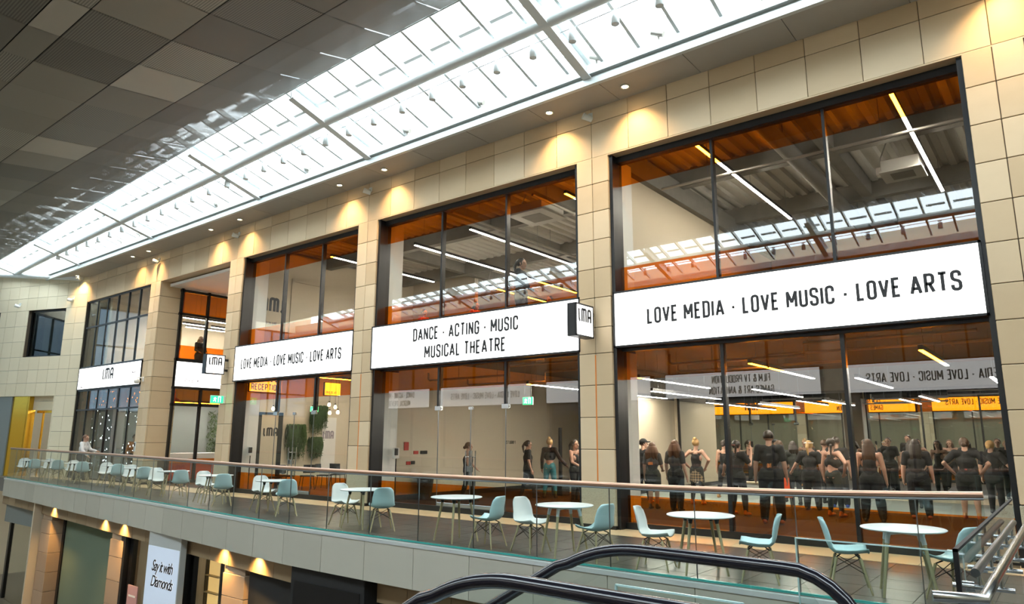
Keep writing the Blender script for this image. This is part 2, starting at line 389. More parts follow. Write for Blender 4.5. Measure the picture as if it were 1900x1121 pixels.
# ------------------------------------------------------------ condensed stroke lettering
def fillet(pts, closed=False):
    out = []; n = len(pts)
    for i, p in enumerate(pts):
        P = Vector(p[:2]); r = p[2] if len(p) > 2 else 0
        if r and (closed or 0 < i < n-1):
            A = Vector(pts[i-1][:2]); B = Vector(pts[(i+1) % n][:2]); a = (A-P); b = (B-P)
            r_ = min(r, a.length*.5 if len(pts[i-1]) > 2 and pts[i-1][2] else a.length, b.length*.5 if len(pts[(i+1) % n]) > 2 and pts[(i+1) % n][2] else b.length)
            p0, p1 = P+a.normalized()*r_, P+b.normalized()*r_
            for k in range(6):
                t = k/5; out.append(p0*(1-t)**2+P*2*t*(1-t)+p1*t*t)
        else: out.append(P)
    return out
W_, R_ = .34, .17
def gl(*strokes): return strokes
def C_(w): return [(w, .70), (w, 1, R_), (0, 1, R_), (0, 0, R_), (w, 0, R_), (w, .30)]
O_ = ([(0, 0, R_), (0, 1, R_), (W_, 1, R_), (W_, 0, R_)], True)
GLY = {
 'A': (.42, [[(0, 0), (.21, 1), (.42, 0)], [(.07, .28), (.35, .28)]]),
 'C': (W_, [C_(W_)]), 'D': (W_, [([(0, 0), (0, 1), (W_, 1, R_), (W_, 0, R_)], True)]),
 'E': (.30, [[(.30, 1), (0, 1), (0, 0), (.30, 0)], [(0, .52), (.25, .52)]]), 'F': (.29, [[(.29, 1), (0, 1), (0, 0)], [(0, .52), (.24, .52)]]),
 'G': (W_, [C_(W_)+[(W_, .48), (W_*.5, .48)]]), 'H': (W_, [[(0, 0), (0, 1)], [(W_, 0), (W_, 1)], [(0, .52), (W_, .52)]]),
 'I': (0, [[(0, 0), (0, 1)]]), 'L': (.28, [[(0, 1), (0, 0), (.28, 0)]]), 'M': (.48, [[(0, 0), (0, 1), (.24, .28), (.48, 1), (.48, 0)]]),
 'N': (.36, [[(0, 0), (0, 1), (.36, 0), (.36, 1)]]), 'O': (W_, [O_]),
 'P': (W_, [[(0, 0), (0, 1), (W_, 1, R_), (W_, .46, R_), (0, .46)]]), 'R': (W_, [[(0, 0), (0, 1), (W_, 1, R_), (W_, .48, R_), (0, .48)], [(.17, .48), (W_+.01, 0)]]),
 'S': (W_, [[(W_, .73), (W_, 1, R_), (0, 1, R_), (0, .56, R_), (W_, .46, R_), (W_, 0, R_), (0, 0, R_), (0, .27)]]),
 'T': (.36, [[(0, 1), (.36, 1)], [(.18, 1), (.18, 0)]]), 'U': (W_, [[(0, 1), (0, 0, R_), (W_, 0, R_), (W_, 1)]]), 'V': (.38, [[(0, 1), (.19, 0), (.38, 1)]]),
 'Y': (.38, [[(0, 1), (.19, .46), (.38, 1)], [(.19, .46), (.19, 0)]]), 'B': (W_, [([(0, 0), (0, 1), (W_, 1, R_), (W_, .54, R_*.9), (W_, .5, R_*.9), (W_, 0, R_)], True), [(0, .52), (W_*.8, .52)]]),
 '&': (.42, [[(.42, .42), (.30, 0, R_), (0, 0, R_), (0, .45, .1), (.28, .72, .1), (.26, 1, .12), (.06, 1, .12), (.06, .72, .1), (.42, 0)]]),
 '-': (.16, [[(0, .42), (.16, .42)]]), '.': (0, [[(0, -.02), (0, .06)]]), '1': (.12, [[(0, .82), (.12, 1), (.12, 0)]]), ' ': (.06, []),
 'a': (.26, [[(.02, .7, .1), (.26, .7, .1), (.26, 0)], ([(0, 0, .1), (0, .38, .1), (.26, .38, .02), (.26, 0, .02)], True)]),
 'c': (.25, [[(.25, .5), (.25, .7, .12), (0, .7, .12), (0, 0, .12), (.25, 0, .12), (.25, .2)]]), 'k': (.26, [[(0, 0), (0, 1)], [(.26, .7), (.02, .33)], [(.1, .42), (.26, 0)]]),
 'l': (0, [[(0, 0), (0, 1)]]), 'm': (.46, [[(0, 0), (0, .7), (.23, .7, .1), (.23, 0)], [(.23, .6), (.23, .7, .05), (.46, .7, .1), (.46, 0)]]), 'u': (.25, [[(0, .7), (0, 0, .12), (.25, 0, .12), (.25, .7)]]),
}
LOGO = [  # the rounded three-letter mark: hooked l, double-arched m, barred a
 [(0, 1), (0, .16, .14), (.13, 0)],
 [(.40, 0), (.40, 1, .18), (.66, 1, .16), (.66, 0)], [(.66, .9), (.68, 1, .1), (.97, 1, .18), (.97, 0)],
 [(1.25, 0), (1.25, 1, .20), (1.62, 1, .20), (1.62, 0)], [(1.25, .42), (1.62, .42)]]
def ribbon(mb, pts, th, to3, d, closed=False):
    n = len(pts)
    if not closed:                     # acute corners: two square-ended strokes instead of a pinched mitre
        for i in range(1, n-1):
            a, b = pts[i]-pts[i-1], pts[i+1]-pts[i]
            if a.length > 1e-6 and b.length > 1e-6 and a.normalized().dot(b.normalized()) < -.25:
                ribbon(mb, pts[:i+1], th, to3, d); ribbon(mb, pts[i:], th, to3, d+.0004); return
    if n < 2: return
    Lf, Rt = [], []
    for i, p in enumerate(pts):
        a = pts[i-1] if (i > 0 or closed) else None; b = pts[(i+1) % n] if (i < n-1 or closed) else None
        ds = []
        if a is not None and (p-a).length > 1e-6: ds.append((p-a).normalized())
        if b is not None and (b-p).length > 1e-6: ds.append((b-p).normalized())
        t = ds[0] if len(ds) == 1 else (ds[0]+ds[1])
        t = t.normalized() if t.length > 1e-6 else ds[0]
        nn = Vector((-t.y, t.x)); k = 1/max(.6, abs(nn.dot(Vector((-ds[0].y, ds[0].x)))))
        Lf.append(p+nn*th/2*k); Rt.append(p-nn*th/2*k)
    vs = [to3(q.x, q.y, 0) for q in Lf]+[to3(q.x, q.y, 0) for q in Rt]+[to3(q.x, q.y, d) for q in Lf]+[to3(q.x, q.y, d) for q in Rt]
    F = []
    for i in range(n if closed else n-1):
        j = (i+1) % n
        F += [(2*n+i, 2*n+j, 3*n+j, 3*n+i), (i, n+i, n+j, j), (i, j, 2*n+j, 2*n+i), (n+j, n+i, 3*n+i, 3*n+j)]
    if not closed: F += [(0, 2*n, 3*n, n), (n-1, 2*n-1, 4*n-1, 3*n-1)]
    mb.add(vs, F)
def text_mb(mb, s, H, to3, wide=1.0, th=.135, align='c', track=.14, d=.004, width=None):
    """s set with cap height H on the plane to3(u,v,depth), u centred on 0"""
    x = 0; items = []
    for ch in s:
        w, st = GLY.get(ch, GLY['I']); items.append((x, st)); x += (w+th+track*.6)*1.0
    tot = (x-th-track*.6)
    off = {'c': -tot/2, 'l': 0, 'r': -tot}[align]
    k = H/(1+th)
    if width: wide = (width-th*k)/((tot-th)*k)
    mbl = mb if isinstance(mb, list) else None      # a list collects one builder per word
    if mbl is not None: mb = MB(); mbl.append(mb)
    for (x0, st) in items:
        if not st and mbl is not None: mb = MB(); mbl.append(mb)
        for q in st:
            closed = isinstance(q, tuple); pts = q[0] if closed else q
            P = [Vector(((p.x+x0+off)*k*wide, (p.y+th/2)*k)) for p in fillet(pts, closed)]
            ribbon(mb, P, th*k, to3, d, closed)
    return tot*k*wide
def logo_mb(mb, H, to3, th=.2, d=.005, wide=1.0):
    k = H/(1+th)
    for st in LOGO:
        P = [Vector(((p.x-.81)*k*wide, (p.y+th/2)*k)) for p in fillet(st)]
        ribbon(mb, P, th*k, to3, d)
def faceY(cx, z, Y, sgn=-1):      # plane facing -Y (sgn=-1) or +Y
    return lambda u, v, d: (cx+u*(-sgn), Y+sgn*d, z+v)
def faceX(cy_, z, X, sgn=1):      # plane facing +X: u runs towards +Y
    return lambda u, v, d: (X+sgn*d, cy_+u*sgn, z+v)

# ============================================================ SETTING
YF, YG, YB = 11.55, 11.85, 22.1                      # column faces, shop glass
COLX = [(-26.40, -25.62), (-20.87, -20.08), (-14.46, -13.68), (-7.47, -6.72), (-0.67, 0.09)]
GY = [(-40, 10.6), (-34.5, 10.15), (-28, 9.62), (-22, 9.12), (-18.5, 8.83), (-14, 8.4), (-11.9, 8.22), (-10, 8.2), (1, 8.2)]
gy = lambda x: lerp(GY, x)
RZ = [(-34, 1.16), (-22, 1.12), (-14, 1.06), (-9, 1.04), (-4, 1.04), (-2.45, 1.06), (-1.22, 1.10), (-.75, 1.12)]
rz_ = lambda x: lerp(RZ, x)
SEAM = [-0.75]+[-1.33-1.18*k for k in range(28)]+[-34.2]
CE = [(-40, 9.3), (-33, 9.02), (-24.4, 8.67), (-17.3, 8.41), (-13.9, 8.31), (-10.3, 8.23), (12, 8.18)]
ce = lambda x: lerp(CE, x)                   # free edge of the metal ceiling
CZ = [(-1.4, 9.40), (0.12, 9.05), (1.5, 8.88), (3.4, 8.78), (5.3, 8.88), (6.68, 9.04), (8.06, 9.38), (9.4, 9.85)]
cz = lambda y: lerp(CZ, y)
ez = lambda y: 8.645+.30*(10.62-y)        # height of the ceiling's free edge
XL, XR = -42.0, 12.0

def stones(mb, u0, u1, zs, width, openings, put, gap=.010, seed=1, depth=(0, .06), stagger=0.0, ujoints=None):
    rnd = random.Random(seed)
    for zi, (z0, z1) in enumerate(zip(zs, zs[1:])):
        if ujoints: us = [u0]+[u for u in ujoints if u0 < u < u1]+[u1]
        else:
            us = [u0]; u = u0+width*(1-(stagger if zi % 2 else 0))
            while u < u1-.12: us.append(u); u += width
            us.append(u1)
        for a, b in zip(us, us[1:]):
            rects = [(a, b, z0, z1)]
            for (oa, ob, oz0, oz1) in openings:
                nr = []
                for (p, q, r, s) in rects:
                    if oa >= q or ob <= p or oz0 >= s or oz1 <= r: nr.append((p, q, r, s)); continue
                    if oa > p: nr.append((p, oa, r, s))
                    if ob < q: nr.append((ob, q, r, s))
                    m0, m1 = max(p, oa), min(q, ob)
                    if oz0 > r: nr.append((m0, m1, r, oz0))
                    if oz1 < s: nr.append((m0, m1, oz1, s))
                rects = nr
            t = rnd.uniform(.15, .95)
            for (p, q, r, s) in rects:
                g = gap/2
                if q-p > .03 and s-r > .03: put(mb, p+g, q-g, r+g, s-g, t)

# ---- facade header band over the bays
mb = MB()
put = lambda m, a, b, c, d, t: m.cbox(a, b, YF, YF+.06, c, d, .005, t)
cc = [(a+b)/2 for a, b in COLX]
uj = []
allc = [-33.1]+cc+[6.6, 13.6]
for a, b in zip(allc, allc[1:]):
    n = max(1, round((b-a)/.865)); uj += [a+(b-a)*k/n for k in range(n)]
stones(mb, -32.25, XR, [7.27, 8.02, 8.36], .86, [], put, seed=3, ujoints=uj)
w = struct(mb, 'wall_facade', 'stone')
mb = MB(); mb.box(-32.25, XR, YF+.02, YF+.35, 7.275, 9.2); struct(mb, 'backing', 'joint', w)
mb = MB()
for x in uj[1:]:
    for q in range(3): mb.box(x+q*.287-.14, x+q*.287+.14, YF+.004, YF+.36, 7.255, 7.275)
mb = MB(); mb.box(-32.25, XR, YF+.004, YF+.5, 7.25, 7.275); struct(mb, 'lintel_underside', 'stone', w)

# ---- columns
CZS = [.80, 1.43, 2.03, 2.64, 3.25, 3.76, 4.35, 4.94, 5.53, 6.12, 6.71, 7.27]
def column(i, a, b):
    mb = MB(); mid = (a+b)/2
    put = lambda m, p, q, r, s, t: m.cbox(p, q, YF, YF+.05, r, s, .006, t)
    stones(mb, a, b, CZS, 1, [], put, seed=20+i, ujoints=[mid], gap=.012)
    for sx, X in ((1, b), (-1, a)):
        put2 = (lambda m, p, q, r, s, t: m.cbox(X-.05 if sx > 0 else X, X if sx > 0 else X+.05, p, q, r, s, .006, t))
        stones(mb, YF+.05, YF+(.95 if (i == 0 and sx > 0) else .95 if (i == 1 and sx < 0) else .5), CZS, 2, [], put2, seed=60+i+sx, gap=.012)
    c = struct(mb, 'column', 'stone')
    mb = MB(); mb.box(a+.02, b-.02, YF+.02, YF+.95, 0, 7.27); struct(mb, 'core', 'joint', c)
    mb = MB(); mb.cbox(a, b, YF, YF+.52, .06, .79, .008, .5); struct(mb, 'plinth', 'plinth', c)
    mb = MB(); mb.box(a-.004, b+.004, YF-.012, YF+.5, 0, .07); struct(mb, 'base_strip', 'black', c)
    if i >= 2:
        mb = MB(); mb.box(mid-.012, mid+.012, YF-.004, YF+.02, .85, 3.22); struct(mb, 'orange_joint_strip', 'orangeink', c)
    return c
for i, (a, b) in enumerate(COLX): column(i, a, b)

# ---- soffit with gutter, along the facade
mb = MB()
x = XL+8; rnd = random.Random(5)
while x < XR:
    mb.box(x+.004, x+1.72-.004, 10.70, YF+.05, 8.35, 8.38, rnd.random()); x += 1.725
s = struct(mb, 'ceiling_soffit', 'softgrey')
mb = MB(); mb.box(XL+7.5, XR, 10.64, YF+.3, 8.38, 8.46); struct(mb, 'soffit_board', 'softgrey', s)
mb = MB(); mb.box(XL+7.5, XR, 10.62, 10.71, 8.335, 8.47); mb.box(XL+7.5, XR, 10.66, 10.72, 8.47, 8.52); mb.box(XL+7.5, XR, 10.56, 10.72, 8.52, 8.68)
struct(mb, 'gutter_edge', 'gutter', s)
mb = MB(); mb.box(XL+7.5, XR, 10.72, YF+.5, 8.46, 9.2); struct(mb, 'gutter_back', 'softgrey', s)

# ---- skylight (facing the built side) and its twin over the near side
SL = .30
gz = lambda y: 8.80+SL*(10.62-y)
def skylight(sgn, yc, name, full):
    """sgn=+1: the one above the facade; -1: mirrored about y=3.4"""
    Y = (lambda y: y) if sgn > 0 else (lambda y: 6.8-y)
    root = thing(name, None, None, (-10, Y(9), 9), world=True, kind='structure')
    def P(x, y, dz): return (x, Y(y), gz(y)+dz)
    mbg = MB()
    xs = [-34.3+.78*k for k in range(60)] if full else [-34.3+1.56*k for k in range(30)]
    for x in xs:
        mb = MB()
        vs = [P(x-.03, 10.64, -.13), P(x+.03, 10.64, -.13), P(x+.03, 10.64, 0), P(x-.03, 10.64, 0), P(x-.03, 7.6, -.13), P(x+.03, 7.6, -.13), P(x+.03, 7.6, 0), P(x-.03, 7.6, 0)]
        mb.add(vs, [(0, 1, 2, 3), (4, 7, 6, 5), (0, 4, 5, 1), (1, 5, 6, 2), (2, 6, 7, 3), (3, 7, 4, 0)])
        fixn(mb.build('glazing_bar', 'gutter', root))
    mb = MB(); mb.add([P(XL, 10.66, .012), P(XR, 10.66, .012), P(XR, 7.55, .012), P(XL, 7.55, .012)], [(0, 1, 2, 3)])
    mb.build('roof_glass', 'skyglass', root)
    for x in ([-36, -30.9, -24.6, -17.9, -13.02, -6.59, -0.2, 6.2] if full else [-32, -25.6, -19.2, -12.8, -6.4, 0, 6.4]):
        mb = MB()
        for (dx0, dx1, z0, z1) in ((-.09, .09, -.34, -.31), (-.014, .014, -.31, -.03), (-.09, .09, -.03, 0)):
            vs = [P(x+dx0, 10.64, z0), P(x+dx1, 10.64, z0), P(x+dx1, 10.64, z1), P(x+dx0, 10.64, z1), P(x+dx0, ce(x)+.03, z0), P(x+dx1, ce(x)+.03, z0), P(x+dx1, ce(x)+.03, z1), P(x+dx0, ce(x)+.03, z1)]
            mb.add(vs, [(0, 1, 2, 3), (4, 7, 6, 5), (0, 4, 5, 1), (1, 5, 6, 2), (2, 6, 7, 3), (3, 7, 4, 0)])
        fixn(mb.build('main_beam', 'steelwhite', root))
    tp = [(-36, 9.95), (-30.5, 9.75), (-24, 9.58), (-17.5, 9.42), (-13, 9.28), (-9, 9.25), (XR, 9.25)]
    mb = MB(); mb.tube([(x, Y(y), gz(y)-.10-.13) for x, y in tp], .115, 20); mb.build('roof_tube', 'steelwhite', root)
    if full:
        mb = MB()
        for a, b in zip(xs, xs[1:]):
            yt = lerp(tp, (a+b)/2)
            mb.add([P(a+.12, yt+.02-.28, -.05), P(b-.12, yt+.02-.28, -.05), P(b-.12, yt-.33, -.05), P(a+.12, yt-.33, -.05),
                    P(a+.12, yt+.02-.28, -.012), P(b-.12, yt+.02-.28, -.012), P(b-.12, yt-.33, -.012), P(a+.12, yt-.33, -.012)], [(0, 1, 2, 3), (4, 7, 6, 5), (0, 4, 5, 1), (1, 5, 6, 2), (2, 6, 7, 3), (3, 7, 4, 0)])
        fixn(mb.build('vent_rail', 'gutter', root))
    return root
skylight(1, 9, 'skylight_frame', True)
skylight(-1, -2, 'skylight_frame', True)
# daylight portals that guide the sky light through both skylights
for yc in (8.9, -2.1):
    ld = bpy.data.lights.new('skylight_portal', 'AREA'); ld.shape = 'RECTANGLE'; ld.size = XR-XL; ld.size_y = 3.6
    lo = bpy.data.objects.new('skylight_portal', ld); COL.objects.link(lo)
    lo.location = ((XL+XR)/2, yc, gz(9)+.75); lo.rotation_euler = (0, 0, 0); ld.cycles.is_portal = True

# ---- perforated metal ceiling
mb = MB(); rnd = random.Random(11)
PX = 1.36
for side in (0, 1):
    ys = [3.4, 3.93-1.38+1.375, 5.30, 6.68, None] if side == 0 else [3.4, 2.55, 1.5, .12, None]
    k = 0
    while True:
        x1 = XR-.0-PX*k; x0 = x1-PX; k += 1
        if x0 < XL: break
        x1 += .15; x0 += .15
        for j in range(4):
            ya = ys[j]
            if side == 0: e0, e1 = (ys[j+1], ys[j+1]) if ys[j+1] else (ce(x0), ce(x1))
            else: e0, e1 = (ys[j+1], ys[j+1]) if ys[j+1] is not None else (6.8-ce(x0), 6.8-ce(x1))
            t = rnd.choice([.1, .16, .22, .3, .36, .42, .5, .55]) if rnd.random() > .12 else 1.0
            if j == 3: t = rnd.uniform(.0, .15)
            xm, ym = (x0+x1)/2, (ya+(e0 if side == 0 else e1))/2
            for (qx, qy, qt) in ((-14.1, 6, 1), (-19.5, 6, .95), (-12.7, 6, .62), (-11.4, 4.6, .6), (-14.1, 4.6, .12), (-12.7, 4.6, .25), (-15.4, 4.6, .5), (-15.4, 6, .3), (-16.8, 4.6, .55), (-16.8, 6, .28), (-18.2, 6, .3), (-18.2, 4.6, .5), (-21, 4.6, .6), (-11.4, 6, .12), (-10, 6, .2), (-23.6, 4.6, .6)):
                if side == 0 and abs(xm-qx) < .68 and abs(ym-qy) < .68: t = qt
            if j < 3 and rnd.random() < .5: t = 2+min(.98, t*1.35+.05)
            g = .011; n = 3
            vs = []; fs = []
            sg = 1 if side == 0 else -1
            for q in range(n+1):
                f = q/n
                for (X, e) in ((x0+g, e0), (x1-g, e1)):
                    y = ya+sg*g+(e-sg*g-ya-sg*g)*f
                    if j == 3:
                        yy = y if side == 0 else 6.8-y; ee = e if side == 0 else 6.8-e
                        f2 = (yy-6.68)/(ee-6.68); zz = cz(6.68)+(ez(ee)-cz(6.68))*(f2*.75+.25*f2*f2)
                    else: zz = cz(y)
                    vs.append((X, y, zz))
            for q in range(n):
                a = q*2; fs.append((a, a+2, a+3, a+1) if side == 0 else (a, a+1, a+3, a+2))
            m = len(vs); vs += [(p[0], p[1], p[2]+.012) for p in vs]
            fs += [tuple(i+m for i in f[::-1]) for f in fs]
            mb.add(vs, fs, t)
cl = struct(mb, 'ceiling', 'perf')
mb = MB()
for side in (0, 1):
    sg = 1 if side == 0 else -1
    for yj in ([3.925, 5.30, 6.68] if side == 0 else [2.55, 1.5, .12]):
        mb.box(XL, XR, yj-.006, yj+.006, cz(yj)+.014, cz(yj)+.05)
struct(mb, 'ceiling_rail', 'blackmatt', cl)
mb = MB(); ys_ = [-.95, 0, .8, 1.6, 2.5, 3.4, 4.3, 5.2, 6.0, 6.8, 7.3, 7.75]
fz = lambda y: cz(min(max(y, .12), 6.68))+.07+.24*max(0, y-6.68, .12-y)
mb.add([p for y in ys_ for p in ((XL, y, fz(y)), (XR, y, fz(y)), (XL, y, fz(y)+.02), (XR, y, fz(y)+.02))], [(4*i, 4*i+1, 4*i+5, 4*i+4) for i in range(len(ys_)-1)]+[(4*i+2, 4*i+6, 4*i+7, 4*i+3) for i in range(len(ys_)-1)])
struct(mb, 'light_stop_sheet', 'blackmatt', cl)  # unseen sheet added to block daylight through the ceiling holes
# solid roof above the metal ceiling
mb = MB(); mb.box(XL, XR, -.85, 7.65, 9.95, 10.1); struct(mb, 'roof_slab', 'greywall')
mb = MB(); mb.box(XL, XR, 7.55, 7.65, 9.62, 10.1); mb.box(XL, XR, -.85, -.75, 9.62, 10.1); struct(mb, 'roof_kerb', 'softgrey')
# white edge trim of the metal ceiling
mb = MB(); xs = [XL+1.0*k for k in range(int(XR-XL)+1)]
mb.tube([(x, ce(x)+.01, ez(ce(x))+.006) for x in xs], .016, 6); struct(mb, 'trim_1', 'gutter')

# ---- gallery floor
mb = MB(); pts = [(x, gy(x)-.03) for x in SEAM[::-1] if x > -34.3]
poly = [(-36.5, 9.9)]+pts+[(-.55, 8.17), (-.55, 3.2), (XR, 3.2), (XR, YF+.45), (-36.5, YF+.45)]
mb.prism(poly, -.55, -.012, lambda u, v, d: (u, v, d)); fl = struct(mb, 'floor', 'grout')
mb = MB(); rnd = random.Random(9)
x = -36.0
while x < XR:
    y = 3.25
    while y < 10.95:
        y0, y1 = y, min(y+.585, 10.95)
        lo = max(gy(x), gy(x+.585))+.03 if x < -.9 else 3.22
        if y1 > lo+.02:
            a = max(y0, lo)
            mb.box(x+.004, x+.585-.004, a+.004, y1-.004, -.02, 0, rnd.random())
        y += .585
    x += .585
struct(mb, 'floor_tiles', 'tile', fl)
mb = MB(); x = -34.5
while x < XR:
    mb.box(x+.003, x+.86-.003, 10.96, YF+.4, -.02, .003, rnd.random()); x += .86
struct(mb, 'floor_border', 'border', fl)

# ---- slab edge with stone cladding, ledge and lower soffit
mb = MB(); mb2 = MB(); mb3 = MB(); mb4 = MB()
ps = [(x, gy(x)) for x in [-.55]+SEAM[1:]]
rnd = random.Random(4)
for (xa, ya), (xb, yb) in zip(ps, ps[1:]):
    def wedge(m, o0, o1, z0, z1, g, t):
        xa_, xb_ = xa-g, xb+g
        m.add([(xb_, yb+o0, z0), (xa_, ya+o0, z0), (xa_, ya+o1, z0), (xb_, yb+o1, z0), (xb_, yb+o0, z1), (xa_, ya+o0, z1), (xa_, ya+o1, z1), (xb_, yb+o1, z1)],
              [(0, 3, 2, 1), (4, 5, 6, 7), (0, 1, 5, 4), (1, 2, 6, 5), (2, 3, 7, 6), (3, 0, 4, 7)], t)
    wedge(mb, -.09, -.03, -.705, -.075, .005, rnd.uniform(.2, .9))
    wedge(mb2, -.11, .03, -.075, -.02, 0, .5)
    wedge(mb3, -.06, .34, -.69, -.66, 0, .5)
    wedge(mb4, -.03, .2, -.66, -.08, 0, .5)
sl = struct(mb, 'slab_edge', 'slabstone')
struct(mb2, 'ledge', 'gutter', sl); struct(mb3, 'soffit', 'softgrey', sl); struct(mb4, 'backing', 'joint', sl)

# ---- glass balustrade with copper-toned rail
bal = thing('balustrade', 'long glass balustrade with copper-toned round handrail along the gallery edge', 'balustrade', (-15, 8.5, 0), world=True)
for k, (xa, xb) in enumerate(zip(SEAM, SEAM[1:])):
    ya, yb = gy(xa), gy(xb); g = .006
    m = MB(); za, zb = rz_(xa)-.03, rz_(xb)-.03
    xa_, xb_ = xa-g, xb+g
    m.add([(xb_, yb-.009, -.02), (xa_, ya-.009, -.02), (xa_, ya+.009, -.02), (xb_, yb+.009, -.02), (xb_, yb-.009, zb), (xa_, ya-.009, za), (xa_, ya+.009, za), (xb_, yb+.009, zb)],
          [(0, 3, 2, 1), (4, 5, 6, 7), (0, 1, 5, 4), (1, 2, 6, 5), (2, 3, 7, 6), (3, 0, 4, 7)])
    m.build('glass_panel', 'balglass', bal)
    if k:
        m = MB(); m.box(xa-.0035, xa+.0035, ya-.009, ya+.009, -.02, za); m.build('panel_joint', 'darksteel', bal)
m = MB()
for xa, xb in zip(SEAM, SEAM[1:]):
    ya, yb = gy(xa), gy(xb)
    m.add([(xb, yb-.02, -.03), (xa, ya-.02, -.03), (xa, ya+.02, -.03), (xb, yb+.02, -.03), (xb, yb-.02, .012), (xa, ya-.02, .012), (xa, ya+.02, .012), (xb, yb+.02, .012)],
          [(0, 3, 2, 1), (4, 5, 6, 7), (0, 1, 5, 4), (1, 2, 6, 5), (2, 3, 7, 6), (3, 0, 4, 7)])
m.build('green_base_edge', 'glassedge', bal)
hx = [-.75-.5*k for k in range(68)]
m = MB(); m.tube([(x, gy(x), rz_(x)) for x in hx], .03, 14); m.build('handrail', 'copper', bal)
m = MB(); m.tube([(x, gy(x), rz_(x)-.042) for x in hx], .012, 8); m.build('rail_channel', 'darksteel', bal)

# ---- curved-in stone wall at the far left
LA = radians(20); LD = Vector((-cos(LA), -sin(LA), 0)); LN = Vector((sin(LA), -cos(LA), 0)); LP = Vector((-32.2, YF, 0))
LM = Matrix(((LD.x, -LN.x, 0, LP.x), (LD.y, -LN.y, 0, LP.y), (0, 0, 1, 0), (0, 0, 0, 1)))   # (d, depth behind face, z)
mb = MB()
OPEN = [(1.15, 3.35, 5.0, 7.05), (5.05, 7.3, 5.0, 7.05), (1.22, 9.5, 0, 3.31)]
put = lambda m, a, b, c, d, t: m.box(a, b, 0, .3, c, d, t, LM)
LZ = [0, .62, 1.23, 1.84, 2.45, 3.31, 3.87, 4.43, 5.0, 5.68, 6.36, 7.05, 7.6, 8.15, 8.75, 9.35, 10.0]
stones(mb, .0, 9.5, LZ, .58, OPEN, put, seed=8, gap=.012)
wl = fixn(struct(mb, 'wall_left', 'greystone'))
mb = MB()
for (a, b, c, d) in ((0, 9.5, 7.05, 10), (0, 9.5, 3.32, 5.0), (0, 1.15, 0, 10), (3.35, 5.05, 3.32, 7.05), (7.3, 9.5, 3.32, 7.05)): mb.box(a, b, .03, .32, c, d, .5, LM)
fixn(struct(mb, 'backing', 'joint', wl))
for k, (a, b, c, d) in enumerate(OPEN[:2]):
    r = thing('window_%d' % (k+6), None, None, tuple(LM @ Vector(((a+b)/2, .2, c))), world=True, kind='structure')
    m = MB()
    for q in ((a, a+.06, c, d), (b-.06, b, c, d), (a, b, c, c+.06), (a, b, d-.06, d)): m.box(q[0], q[1], .16, .26, q[2], q[3], .5, LM)
    fixn(m.build('frame', 'black', r)); m = MB(); m.box(a+.05, b-.05, .20, .212, c+.05, d-.05, .5, LM); fixn(m.build('pane', 'bluewindow', r))
    m = MB(); m.box(a-.3, b+.3, 1.8, 1.9, c-.3, d+.3, .5, LM); fixn(m.build('room_back', 'greywall', r))
# gold shop entrance beneath
ge = thing('shop_entrance', 'brass-clad shop doorway in the stone wall at the far left end of the gallery', 'entrance', tuple(LM @ Vector((2.6, .2, 0))), world=True)
m = MB(); m.box(2.75, 3.66, .1, .16, 0, 3.31, .5, LM); m.box(2.70, 2.80, .1, .42, 0, 3.31, .5, LM); fixn(m.build('brass_panel', 'gold', ge))
m = MB(); m.box(3.66, 9.5, .05, .3, 0, 3.31, .5, LM); fixn(m.build('grey_panel', 'greyclad', ge))
m = MB(); m.box(1.22, 2.75, .3, .4, 2.75, 3.31, .5, LM); fixn(m.build('lintel', 'greystone', ge))
m = MB(); m.box(1.24, 2.7, .5, .56, 2.62, 2.72, .5, LM); m.box(2.3, 2.36, .5, .56, 0, 2.65, .5, LM); fixn(m.build('door_frame', 'gold', ge))
m = MB(); m.box(.6, 4.2, 4.2, 4.3, 0, 3.2, .5, LM); fixn(m.build('shop_back_wall', 'cream', ge))
m = MB(); m.box(.3, 4.4, .3, 4.3, 3.1, 3.2, .5, LM); fixn(m.build('shop_ceiling', 'concrete', ge))
m = MB(); m.box(-1.5, 4.4, .3, 4.3, -.02, .0, .5, LM); fixn(m.build('shop_floor', 'brownfloor', ge))
m = MB(); m.box(1.3, 2.6, 1.2, 1.26, 2.96, 3.02, .5, LM); m.box(1.3, 2.6, 2.2, 2.26, 2.96, 3.02, .5, LM); fixn(m.build('lamp_strip', 'led', ge))
m = MB(); m.box(1.3, 2.0, 3.9, 3.95, 1.2, 2.3, .5, LM); fixn(m.build('bright_screen', 'screen', ge))
m = MB(); m.box(1.5, 2.3, 2.4, 2.9, 0, 1.55, .5, LM); m.box(2.35, 2.6, 1.4, 1.7, 0, 1.3, .5, LM); fixn(m.build('clothes_rack', 'cloth2', ge))
m = MB(); m.tube([tuple(LM @ Vector((1.75+.22*cos(a), 1.1, .95+.3*sin(a)))) for a in [2*pi*k/20 for k in range(20)]], .06, 10, True); fixn(m.build('white_ring', 'white', ge))
# ring pipe and roof edge above the far-left wall
mb = MB(); mb.tube([tuple(LM @ Vector((d, -.14, 8.26+.10*d))) for d in (.35, 2, 4, 6, 9.5)], .13, 14); struct(mb, 'trim_2', 'steelwhite')

